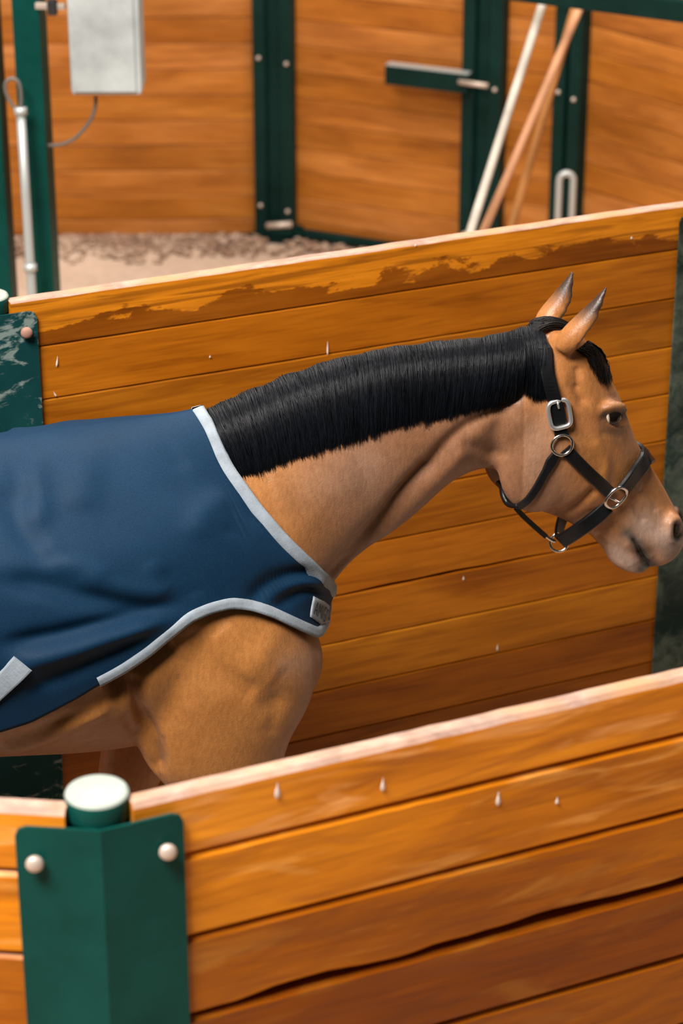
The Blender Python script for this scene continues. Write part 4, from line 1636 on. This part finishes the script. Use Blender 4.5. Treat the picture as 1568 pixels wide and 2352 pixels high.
# cloth hangs from the widest line
for i in range(NU):
    wm = 0.0; zm = 9
    keep = np.interp(us[i], [-0.2, 0.05, 0.15], [1, 0.5, 0])
    for j in range(NPH):
        if G[i, j, 1] > wm:
            wm, zm = G[i, j, 1], G[i, j, 2]
        else:
            hang = wm - 0.10 * (zm - G[i, j, 2])
            G[i, j, 1] = G[i, j, 1] + max(0, hang - G[i, j, 1]) * keep
for _ in range(5):
    G[1:-6, 1:-1, 1:] = (G[:-7, 1:-1, 1:] + 2 * G[1:-6, 1:-1, 1:] + G[2:-5, 1:-1, 1:]) / 4
for _ in range(40):
    G[1:-50, :-1, 1:] = (G[:-51, :-1, 1:] + 2 * G[1:-50, :-1, 1:] + G[2:-49, :-1, 1:]) / 4
# last column on the midline of the chest
zf = np.linspace(1.42, 1.02, NPH)
last = []
for z in zf:
    loc = BVH.ray_cast(Vector((0.7, 0, z)), Vector((-1, 0, 0)))[0]
    last.append((loc.x + 0.016, 0.0, z))


def grid_bvh(Gr):
    m, k, _ = Gr.shape
    V = Gr.reshape(-1, 3) * np.array([1, -1, 1])
    Fs = [(i * k + j, i * k + j + 1, (i + 1) * k + j + 1, (i + 1) * k + j) for i in range(m - 1) for j in range(k - 1)]
    return BVHTree.FromPolygons([Vector(v) for v in V], Fs)


RB0 = grid_bvh(G)
neck_px = [(467, 922), (484, 955), (500, 990), (525, 1060), (555, 1102), (600, 1165), (650, 1225), (700, 1280), (728, 1308), (742, 1324)]
hem_px = [(726, 1474), (700, 1461), (670, 1446), (625, 1421), (575, 1402), (530, 1396), (480, 1408), (435, 1428), (390, 1465), (340, 1505), (280, 1545),
          (215, 1580), (175, 1606), (125, 1633), (70, 1661), (0, 1683), (-60, 1697)]


def on_rug(pxs, bvh):
    out = []
    for x, y in pxs:
        p, n = hit_px(x, y, bvh)
        if p is not None and p[1] > -0.02:
            out.append(p)
    return np.array(out)


nk = on_rug(neck_px, RB0); hm = on_rug(hem_px, RB0)
nk = nk[np.argsort(nk[:, 0])]; hm = hm[np.argsort(hm[:, 0])]
lastc = np.array(last)
zh_end = hm[-1, 2] - 0.012
u_mid = u_front + 0.014
u_nk0 = nk[0, 0]
zneck = lambda u: np.interp(u, np.r_[nk[:, 0], u_mid], np.r_[nk[:, 2], zn_end])
zhem = lambda u: np.interp(u, np.r_[-1.6, -1.0, hm[:, 0], u_mid], np.r_[1.20, 1.19, hm[:, 2], zh_end])
NR = 84
hem_last = NU
RG = np.zeros((NU + 1, NR, 3))
for i in range(NU):
    c = G[i]
    arc = np.r_[0, np.cumsum(np.linalg.norm(np.diff(c, axis=0), axis=1))]
    ue = c[:, 0].mean()

    def arc_at(z):
        k = np.argmax(c[:, 2] < z)
        if not (c[:, 2] < z).any():
            return arc[-1]
        if k == 0:
            return 0.0
        f = (c[k - 1, 2] - z) / (c[k - 1, 2] - c[k, 2] + 1e-9)
        return arc[k - 1] + f * (arc[k] - arc[k - 1])
    a0 = 0.0 if us[i] < u_nk0 else arc_at(zneck(us[i]))
    a1 = arc_at(zhem(us[i]))
    if a1 >= arc[-1] - 1e-6:
        hem_last = min(hem_last, i)
    a = np.linspace(a0, max(a1, a0 + 0.002), NR)
    for k in range(3):
        RG[i, :, k] = np.interp(a, arc, c[:, k])
zz_ = np.linspace(zn_end, zh_end, NR)
RG[NU] = np.array([u_front + 0.016, 0.0, zn_end])
# ease the last columns together
for i in range(NU - 10, NU):
    pass
FOLDS = [
    ([(5, 990), (22, 1015), (40, 1065), (55, 1120), (62, 1170)], 13, -0.010),
    ([(60, 1030), (78, 1090), (88, 1160), (88, 1220)], 16, 0.008),
    ([(0, 1100), (30, 1170), (62, 1235), (100, 1275), (150, 1296)], 16, -0.010),
    ([(95, 1240), (130, 1282), (190, 1305), (250, 1330)], 14, 0.008),
    ([(0, 1330), (100, 1345), (210, 1372), (320, 1392), (430, 1393)], 22, -0.013),
    ([(170, 1330), (290, 1362), (400, 1385)], 18, 0.008),
    ([(20, 1530), (150, 1495), (280, 1450), (390, 1418)], 22, 0.012),
    ([(0, 1480), (120, 1462), (250, 1432), (370, 1408)], 18, -0.011),
    ([(60, 1590), (180, 1540), (290, 1490), (350, 1455)], 16, -0.007),
    ([(370, 1310), (410, 1340), (455, 1372)], 9, -0.006),
    ([(350, 960), (375, 1010), (430, 1080)], 14, -0.004),
    ([(530, 1235), (548, 1200), (590, 1170)], 12, -0.005),
    ([(570, 1392), (606, 1352), (650, 1326), (700, 1316), (738, 1322)], 11, -0.011),
    ([(600, 1385), (640, 1352), (700, 1336), (738, 1342)], 9, 0.006),
    ([(630, 1395), (668, 1372), (700, 1358), (742, 1362)], 8, -0.008),
    ([(340, 1290), (360, 1330), (380, 1370)], 14, 0.004),
    ([(520, 1130), (470, 1180), (440, 1240)], 30, 0.004),
    ([(200, 1000), (190, 1100), (180, 1180)], 40, 0.005),
]


def grid_normals(Gr):
    du = np.gradient(Gr, axis=0); dv = np.gradient(Gr, axis=1)
    n = np.cross(du, dv)
    l = np.linalg.norm(n, axis=2)[:, :, None]
    n = n / (l + 1e-12)
    s = np.sign((n * (Gr - np.array([-0.3, 0, 1.3]))).sum(2))[:, :, None]
    return n * s


RN = grid_normals(RG)
fp = RG.reshape(-1, 3); fx = hproj(fp)
dsp = np.zeros(len(fp))
for poly, wd_, dp in FOLDS:
    d_, par = seg_dist(fx, smooth_path(poly, 20))
    tp = np.clip(np.minimum(par, 1 - par) * 5 + 0.15, 0, 1)
    dsp += dp * np.exp(-(d_ / wd_) ** 2) * tp
dsp = np.clip(dsp * 1.7, -0.018, 0.03) * sstep(0.01, 0.13, fp[:, 1] + 0.3 * sstep(0.05, 0.15, fp[:, 0]))
dsp[fp[:, 1] < 0.004] = 0
dsp = dsp.reshape(RG.shape[:2])
for _ in range(1):
    dsp[1:-1] = (dsp[:-2] + 2 * dsp[1:-1] + dsp[2:]) / 4
    dsp[:, 1:-1] = (dsp[:, :-2] + 2 * dsp[:, 1:-1] + dsp[:, 2:]) / 4
dsp = dsp.ravel()
RG = (fp + RN.reshape(-1, 3) * dsp[:, None]).reshape(RG.shape)
# both halves in one cloth
m, k, _ = RG.shape
Vn = RG.reshape(-1, 3)
Vf = Vn * np.array([1, -1, 1])
Fs = []
for i in range(m - 1):
    for j in range(k - 1):
        q = (i * k + j, i * k + j + 1, (i + 1) * k + j + 1, (i + 1) * k + j)
        Fs.append(q); Fs.append(tuple(m * k + x for x in reversed(q)))
me = bpy.data.meshes.new('cloth')
me.from_pydata([(v[0], -v[1], v[2]) for v in np.r_[Vn, Vf]], [], Fs)
bm = bmesh.new(); bm.from_mesh(me)
bmesh.ops.remove_doubles(bm, verts=bm.verts, dist=0.0004)
bmesh.ops.recalc_face_normals(bm, faces=bm.faces)
bm.to_mesh(me); bm.free()
cloth = link('cloth', me, M['rug'], rug)
sol = cloth.modifiers.new('thickness', 'SOLIDIFY'); sol.thickness = 0.004; sol.offset = -1
RB = grid_bvh(RG)
# the coat lies flat under the cloth
cov = np.where((co[:, 0] < u_front + 0.02) & (co[:, 2] > 1.02))[0]
for i in cov:
    p = np.array([co[i, 0], abs(co[i, 1]), co[i, 2]])
    q, n = near_pt(p, RB)
    if n @ (q - np.array([-0.3, 0, 1.3])) < 0:
        n = -n
    dl = p - q
    dn = dl @ n
    if dn > -0.010 and np.linalg.norm(dl - n * dn) < 0.003:
        p = q - n * 0.011
        co[i] = (p[0], -p[1] * (1 if co[i, 1] <= 0 else -1), p[2])
body_me.vertices.foreach_set('co', co.ravel()); body_me.update()


def ribbon(name, P_, N_, width, thick, mat, parent, wid_dir=None, center=True, mirror=False, cols=5, taper=None):
    """a flat strap of some thickness along points P_ with outward normals N_"""
    P_ = np.array(P_); N_ = np.array(N_)
    T_ = np.gradient(P_, axis=0); T_ /= np.linalg.norm(T_, axis=1)[:, None] + 1e-12
    S_ = np.cross(T_, N_); S_ /= np.linalg.norm(S_, axis=1)[:, None] + 1e-12
    N2 = np.cross(S_, T_)
    prof = [(-1, 0.15), (-0.94, 0.8), (-0.8, 1.0), (0.8, 1.0), (0.94, 0.8), (1, 0.15), (0.94, -0.1), (-0.94, -0.1)]
    V, Fs = [], []
    m_, c_ = len(P_), len(prof)
    for i in range(m_):
        wd_ = width if taper is None else width * taper[i]
        for a, b in prof:
            V.append(P_[i] + S_[i] * a * wd_ / 2 + N2[i] * b * thick)
    for i in range(m_ - 1):
        for q in range(c_):
            q2 = (q + 1) % c_
            Fs.append((i * c_ + q, i * c_ + q2, (i + 1) * c_ + q2, (i + 1) * c_ + q))
    Fs.append(tuple(range(c_ - 1, -1, -1))); Fs.append(tuple((m_ - 1) * c_ + q for q in range(c_)))
    V = np.array(V)
    if mirror and min(abs(P_[0][1]), abs(P_[-1][1])) > 0.006:
        ribbon(name, P_ * np.array([1, -1, 1]), N_ * np.array([1, -1, 1]), width, thick, mat, parent, taper=taper)
    elif mirror:
        b = len(V)
        Fs = Fs + [tuple(b + x for x in reversed(f)) for f in Fs]
        V = np.r_[V, V * np.array([1, -1, 1])]
    V = V * np.array([1, -1, 1])
    me = bpy.data.meshes.new(name)
    me.from_pydata([tuple(v) for v in V], [], Fs)
    bm_ = bmesh.new(); bm_.from_mesh(me); bmesh.ops.recalc_face_normals(bm_, faces=bm_.faces); bm_.to_mesh(me); bm_.free()
    o = link(name, me, mat, parent, False)
    return o


def edge_band(name, curve, toward, width, lift):
    """binding along the edge of the rug: curve (n,3); toward: vector pointing into the cloth"""
    C_ = smooth_path(curve, 90)
    T_ = np.gradient(C_, axis=0); T_ /= np.linalg.norm(T_, axis=1)[:, None]
    rows_ = []
    for c, t_ in zip(C_, T_):
        q, n = near_pt(c, RB)
        if np.dot(n, q - np.array([-0.3, 0, 1.3])) < 0:
            n = -n
        ins = np.cross(n, t_)
        if np.dot(ins, toward) < 0:
            ins = -ins
        r_ = []
        for dd_, lf in ((-0.002, -0.003), (-0.0025, lift), (0.004, lift + 0.0008), (width * 0.5, lift + 0.0006), (width - 0.003, lift + 0.0004), (width, -0.001)):
            if dd_ <= 0:
                p = q + ins * dd_
                r_.append(p + n * lf)
            else:
                p, n2 = near_pt(q + ins * dd_, RB)
                if np.dot(n2, p - np.array([-0.3, 0, 1.3])) < 0:
                    n2 = -n2
                r_.append(p + n2 * lf)
        rows_.append(r_)
    A_ = np.array(rows_)
    for _ in range(2):
        A_[1:-1] = (A_[:-2] + 2 * A_[1:-1] + A_[2:]) / 4
    mm, cc, _ = A_.shape
    V = A_.reshape(-1, 3)
    Fs = [(i * cc + q, i * cc + q + 1, (i + 1) * cc + q + 1, (i + 1) * cc + q) for i in range(mm - 1) for q in range(cc - 1)]
    b = len(V)
    V = np.r_[V, V * np.array([1, -1, 1])]
    Fs = Fs + [tuple(b + x for x in reversed(f)) for f in Fs]
    me = bpy.data.meshes.new(name)
    me.from_pydata([tuple(v * np.array([1, -1, 1])) for v in V], [], Fs)
    o = link(name, me, M['binding'], rug, True)
    return o


front_edge = RG[np.searchsorted(us, u_nk0):, 0, :]
ne = np.r_[RG[np.searchsorted(us, u_nk0) - 1: , 0, :]]
edge_band('neck_binding', ne, np.array([-0.8, 0, -0.6]), 0.024, 0.003)
u_he = float(near_pt(on_rug([(215, 1580)], RB0)[0], RB)[0][0])
he = RG[np.searchsorted(us, u_he):hem_last + 1, -1, :]
edge_band('hem_binding', he, np.array([0, 0, 1.0]), 0.022, 0.003)
# plain rear part of the hem
# grey strap end on the flank
sp_px = [(53, 1523), (30, 1546), (5, 1570), (-30, 1604), (-70, 1642)]
SP, SN = [], []
for x, y in sp_px:
    p, n = hit_px(x, y, RB)
    if p is None:
        continue
    if n @ (p - np.array([-0.3, 0, 1.3])) < 0:
        n = -n
    SP.append(p + n * 0.002); SN.append(n)
SP = smooth_path(SP, 20); SN = smooth_path(SN, 20)
o = ribbon('belly_strap', SP, SN, 0.047, 0.004, M['binding'], rug)

# name patch on the chest: mapped round the chest at its own height
pa, na = hit_px(716, 1368, RB)
pb_, nb_ = hit_px(709, 1416, RB)
PH = abs(pa[2] - pb_[2])


def around(z, start_u, s):
    """walk a distance s forward round the rug at height z, starting on the near side at start_u"""
    key = round(z, 4)
    if key not in _around:
        psi = np.linspace(0, math.pi * 0.5, 240)
        pts, nn = [], []
        for a in psi:
            d = Vector((math.sin(a), -math.cos(a), 0))
            loc, nor, i_, ds = RB.ray_cast(Vector((0.0, 0, z)) + d * 0.8, -d)
            if loc is not None and -loc.y > -0.001:
                pts.append((loc.x, -loc.y, loc.z)); nn.append((d.x, -d.y, 0))
        _around[key] = (np.array(pts), np.array(nn))
    pts, nn = _around[key]
    arc = np.r_[0, np.cumsum(np.linalg.norm(np.diff(pts, axis=0), axis=1))]
    s0 = np.interp(start_u, pts[:, 0], arc)
    x = s0 + s
    if x <= arc[-1]:
        q = np.array([np.interp(x, arc, pts[:, k_]) for k_ in range(3)])
        tn = np.array([np.interp(min(x + 0.004, arc[-1]), arc, pts[:, k_]) for k_ in range(2)]) - np.array([np.interp(x - 0.004, arc, pts[:, k_]) for k_ in range(2)])
    else:
        xm = 2 * arc[-1] - x
        q = np.array([np.interp(xm, arc, pts[:, k_]) for k_ in range(3)]); q[1] *= -1
        tn = np.array([np.interp(min(xm + 0.004, arc[-1]), arc, pts[:, k_]) for k_ in range(2)]) - np.array([np.interp(xm - 0.004, arc, pts[:, k_]) for k_ in range(2)])
        tn = np.array([-tn[0], tn[1]])
    n = np.array([-tn[1], tn[0], 0]); n /= np.linalg.norm(n) + 1e-9
    return q, n


_around = {}
PW = 0.088
slope = -0.7


def patch_pt(x, y, off):
    """x 0..PW along the chest, y 0..PH down"""
    z = pa[2] - y + slope * x
    q, n = around(round(z, 3), pa[0] + (pb_[0] - pa[0]) * y / PH, x)
    return q + n * off


gx, gy = 15, 7
V = [patch_pt(PW * i / (gx - 1), PH * j / (gy - 1), 0.0035) for i in range(gx) for j in range(gy)]
Fs = [(i * gy + j, i * gy + j + 1, (i + 1) * gy + j + 1, (i + 1) * gy + j) for i in range(gx - 1) for j in range(gy - 1)]
o = loc_mesh('name_patch', V, Fs, M['patch'], rug)
ms_ = o.modifiers.new('t', 'SOLIDIFY'); ms_.thickness = 0.002; ms_.offset = 0
# letters drawn as strokes: A M I G O
LET = {'A': [[(0, 0), (0.5, 1), (0.85, 0)], [(0.2, 0.38), (0.78, 0.38)]], 'M': [[(0, 0), (0.12, 1), (0.48, 0.35), (0.86, 1), (1, 0)]], 'I': [[(0.2, 0), (0.2, 1)]],
       'G': [[(0.9, 0.85), (0.5, 1), (0.1, 0.7), (0.05, 0.3), (0.4, 0), (0.85, 0.15), (0.88, 0.45), (0.5, 0.45)]],
       'O': [[(0.5, 1), (0.1, 0.75), (0.08, 0.25), (0.5, 0), (0.9, 0.25), (0.92, 0.75), (0.5, 1)]]}
xcur = 0.008
for ch, wch in (('A', 0.0135), ('M', 0.0165), ('I', 0.005), ('G', 0.0145), ('O', 0.015)):
    lv, lf = [], []
    for stroke in LET[ch]:
        sp_ = smooth_path(stroke, 14) if ch in 'GO' else np.concatenate([np.linspace(stroke[i], stroke[i + 1], 6) for i in range(len(stroke) - 1)])
        tt_ = np.gradient(sp_, axis=0); tt_ /= np.linalg.norm(tt_, axis=1)[:, None] + 1e-9
        hwid = 0.0013
        b0 = len(lv)
        for (x, y), (tx, ty) in zip(sp_, tt_):
            for sg in (-1, 1):
                X = xcur + x * wch + sg * ty * hwid
                Y = PH * 0.20 + (1 - y) * PH * 0.62 + sg * tx * hwid
                lv.append(patch_pt(X, Y, 0.0062))
        for i in range(len(sp_) - 1):
            lf.append((b0 + 2 * i, b0 + 2 * i + 1, b0 + 2 * i + 3, b0 + 2 * i + 2))
    o2 = loc_mesh('printed_letter', lv, lf, M['ink'], o)
    xcur += wch + 0.0028

# ------------------------------------------------------------------ halter
halter = empty('halter', tuple(HO), AH)
tag(halter, 'black leather halter with silver buckle and rings on the horse head', 'halter')


def leather():
    t = NT('black_leather')
    tc = t.n('TexCoord'); v = tc.outputs['Object']
    n1 = t.noise(v, 140, 3, 0.6); n2 = t.noise(v, 14, 3, 0.5)
    c = t.ramp(n2, [(0.3, (0.004, 0.004, 0.0045)), (0.7, (0.011, 0.011, 0.012))])
    t.l(c, t.b.inputs['Base Color'])
    t.l(t.bump(n1, 0.12, 0.002), t.b.inputs['Normal'])
    t.set(Roughness=0.36, Specular_IOR_Level=0.3)
    return t.m


M['leather'] = leather()
M['silver'] = simple('polished_nickel', (0.82, 0.78, 0.74), 0.22, 1.0)
M['silver_soft'] = simple('satin_nickel', (0.86, 0.84, 0.82), 0.34, 0.85)


def surf_path(pts, n=24, off=0.003):
    """pixel points (x, y) or (x, y, w): on the head, or free in the plane w"""
    P_, N_ = [], []
    for p in pts:
        if len(p) == 2:
            q, nn = hit_px(*p)
            if q is None:
                continue
            _, nn = near_pt(q)
            P_.append(q + nn * off); N_.append(nn)
        else:
            q = hp(*p)
            P_.append(q); N_.append(np.array([-0.25, 0.93, 0.25]))
    P_ = smooth_path(P_, n)
    N_ = smooth_path(np.array(N_) + 1e-6 * np.arange(len(N_))[:, None], n)
    for _ in range(6):
        N_[1:-1] = (N_[:-2] + 2 * N_[1:-1] + N_[2:]) / 4
    return P_, N_


# crown: from the midline behind the ears down to the upper ring
def crown():
    q0 = hp(1232, 742)
    t0 = top_of(q0[0])
    P_, N_ = [t0 + np.array([0, 0, 0.017])], [np.array([0, 0.05, 1.0])]
    q = hp(1234, 752, 0.035); t1 = top_of(q[0], 0.03)
    P_.append(t1 + np.array([0, 0.004, 0.016])); N_.append(np.array([0, 0.5, 0.8]))
    for (x, y, off) in ((1247, 800, 0.016), (1257, 850, 0.016), (1266, 896, 0.014), (1276, 932, 0.008), (1282, 962, 0.006), (1288, 1000, 0.005)):
        p, n = hit_px(x, y); _, n = near_pt(p)
        P_.append(p + n * off); N_.append(n)
    P_ = smooth_path(P_, 34); N_ = smooth_path(N_, 34)
    for _ in range(8):
        N_[1:-1] = (N_[:-2] + 2 * N_[1:-1] + N_[2:]) / 4
    return P_, N_


CP, CN = crown()
ribbon('crown_strap', CP, CN, 0.031, 0.005, M['leather'], halter, mirror=True)
P_, N_ = surf_path([(1296, 1030), (1318, 1053), (1345, 1080), (1372, 1104), (1396, 1128)])
ribbon('cheek_strap', P_, N_, 0.029, 0.005, M['leather'], halter, mirror=True)
P_, N_ = surf_path([(1276, 1040), (1262, 1062), (1246, 1090), (1228, 1122), (1210, 1146), (1192, 1160), (1178, 1163)])
ribbon('throat_strap', P_, N_, 0.022, 0.006, M['leather'], halter, mirror=True, taper=np.interp(np.linspace(0, 1, 24), [0, .15, .3, .6, 1], [0.9, 1.25, 0.9, 0.85, 0.8]))
jw = P_[-1]
V, Fc = tube([tuple(v) for v in smooth_path([jw, hp(1166, 1156, 0.035), hp(1156, 1138, 0.02), hp(1152, 1118, 0.0), hp(1152, 1118, 0.0) * [1, 1, 1] + [0, -0.02, 0.0]], 16)], 0.0075, 8)
loc_mesh('throat_roll', V, Fc, M['leather'], halter)
ring_c = hp(1283, 1246, 0.0)
P_ = smooth_path([hp(1184, 1166, 0.028), hp(1200, 1184, 0.022), hp(1228, 1210, 0.012), hp(1252, 1231, 0.004)], 14)
ribbon('chin_connector', P_, np.tile([-0.2, 0.95, 0.2], (14, 1)), 0.012, 0.005, M['leather'], halter)
P_ = smooth_path([hp(1248, 1227, 0.004), hp(1262, 1238, 0.003), hp(1274, 1244, 0.002)], 8)
V, Fc = tube([tuple(v) for v in P_], 0.0042, 8)
loc_mesh('snap_clip', V, Fc, M['silver'], halter)
# noseband over the bridge
nb = [(1424, 1124), (1440, 1104), (1456, 1082), (1471, 1063), (1483, 1050)]
P_, N_ = [], []
for x, y in nb:
    p, n = hit_px(x, y)
    if p is None:
        p = hp(x, y, 0.03)
    p, n = near_pt(p)
    P_.append(p + n * 0.004); N_.append(n)
t0 = hp(1487, 1048, 0.0)
loc, nor = near_pt(t0)
mid = loc.copy(); mid[1] = 0; nn = np.array([nor[0], 0, nor[2]]); nn /= np.linalg.norm(nn)
P_.append(mid + nn * 0.006); N_.append(nn)
P_ = smooth_path(P_, 30); N_ = smooth_path(N_, 30)
ribbon('noseband', P_, N_, 0.041, 0.010, M['leather'], halter, mirror=True)
# rear half of the noseband hangs below the jaw
P_ = [hp(1395, 1162, 0.056), hp(1376, 1180, 0.056), hp(1350, 1201, 0.050), hp(1322, 1221, 0.036), hp(1300, 1235, 0.018), hp(1288, 1241, 0.003)]
P_ = smooth_path(P_, 26)
Nn = smooth_path([(-0.1, 0.98, 0.1), (-0.1, 0.97, 0.1), (-0.2, 0.92, 0.05), (-0.4, 0.8, -0.1), (-0.6, 0.7, -0.2), (-0.7, 0.6, -0.3)], 26)
ribbon('chin_strap', P_, Nn, 0.036, 0.007, M['leather'], halter, mirror=True)


def torus_at(name, c, n, R, r, mat, xdir=None, sx=1.0, sy=1.0, sq=2.0, seg=40):
    n = np.array(n) / np.linalg.norm(n)
    x = np.array(xdir if xdir is not None else (1, 0, 0), float); x = x - n * (x @ n); x /= np.linalg.norm(x)
    y = np.cross(n, x)
    pts = []
    for k in range(seg):
        a = 2 * math.pi * k / seg
        ca, sa = math.cos(a), math.sin(a)
        pw = 2.0 / sq
        px_ = math.copysign(abs(ca) ** pw, ca); py_ = math.copysign(abs(sa) ** pw, sa)
        pts.append(c + x * px_ * R * sx + y * py_ * R * sy)
    V, Fc = tube(pts, r, 8, closed=True)
    return loc_mesh(name, V, Fc, mat, halter)


for s in (1, -1):
    mir = np.array([1, s, 1])
    p, n = hit_px(1288, 1019); _, n = near_pt(p)
    o = torus_at('ring', (p + n * 0.008) * mir, n * mir, 0.0235, 0.0034, M['silver'])
    p, n = hit_px(1409, 1137); _, n = near_pt(p)
    td = hp(1440, 1105) - hp(1395, 1165)
    o = torus_at('square_ring', (p + n * 0.010) * mir, n * mir, 0.026, 0.0036, M['silver'], xdir=td * mir, sq=2.6, sx=1.05, sy=0.85)
    # cross bar of the square ring
    x = td / np.linalg.norm(td); x = x - n * (x @ n); y = np.cross(n, x)
    c = p + n * 0.010
    V, Fc = tube([tuple((c - x * 0.006 + y * 0.021) * mir), tuple((c - x * 0.006 - y * 0.021) * mir)], 0.0032, 8)
    loc_mesh('cross_bar', V, Fc, M['silver'], o)
    # buckle
    p, n = hit_px(1281, 948); _, n = near_pt(p)
    sd = hp(1286, 985) - hp(1276, 915)
    o = torus_at('buckle', (p + n * 0.012) * mir, n * mir, 0.029, 0.0052, M['silver_soft'], xdir=sd * mir, sq=4.0, sx=1.06, sy=0.80)
    x = sd / np.linalg.norm(sd); x = x - n * (x @ n)
    c = p + n * 0.015
    V, Fc = tube([tuple((c - x * 0.031) * mir), tuple((c - x * 0.014) * mir)], 0.0026, 8)
    loc_mesh('tongue', V, Fc, M['silver_soft'], o)
o = torus_at('chin_ring', ring_c + np.array([0, 0, 0.0]), (-0.25, 0.93, 0.25), 0.0205, 0.0032, M['silver'])
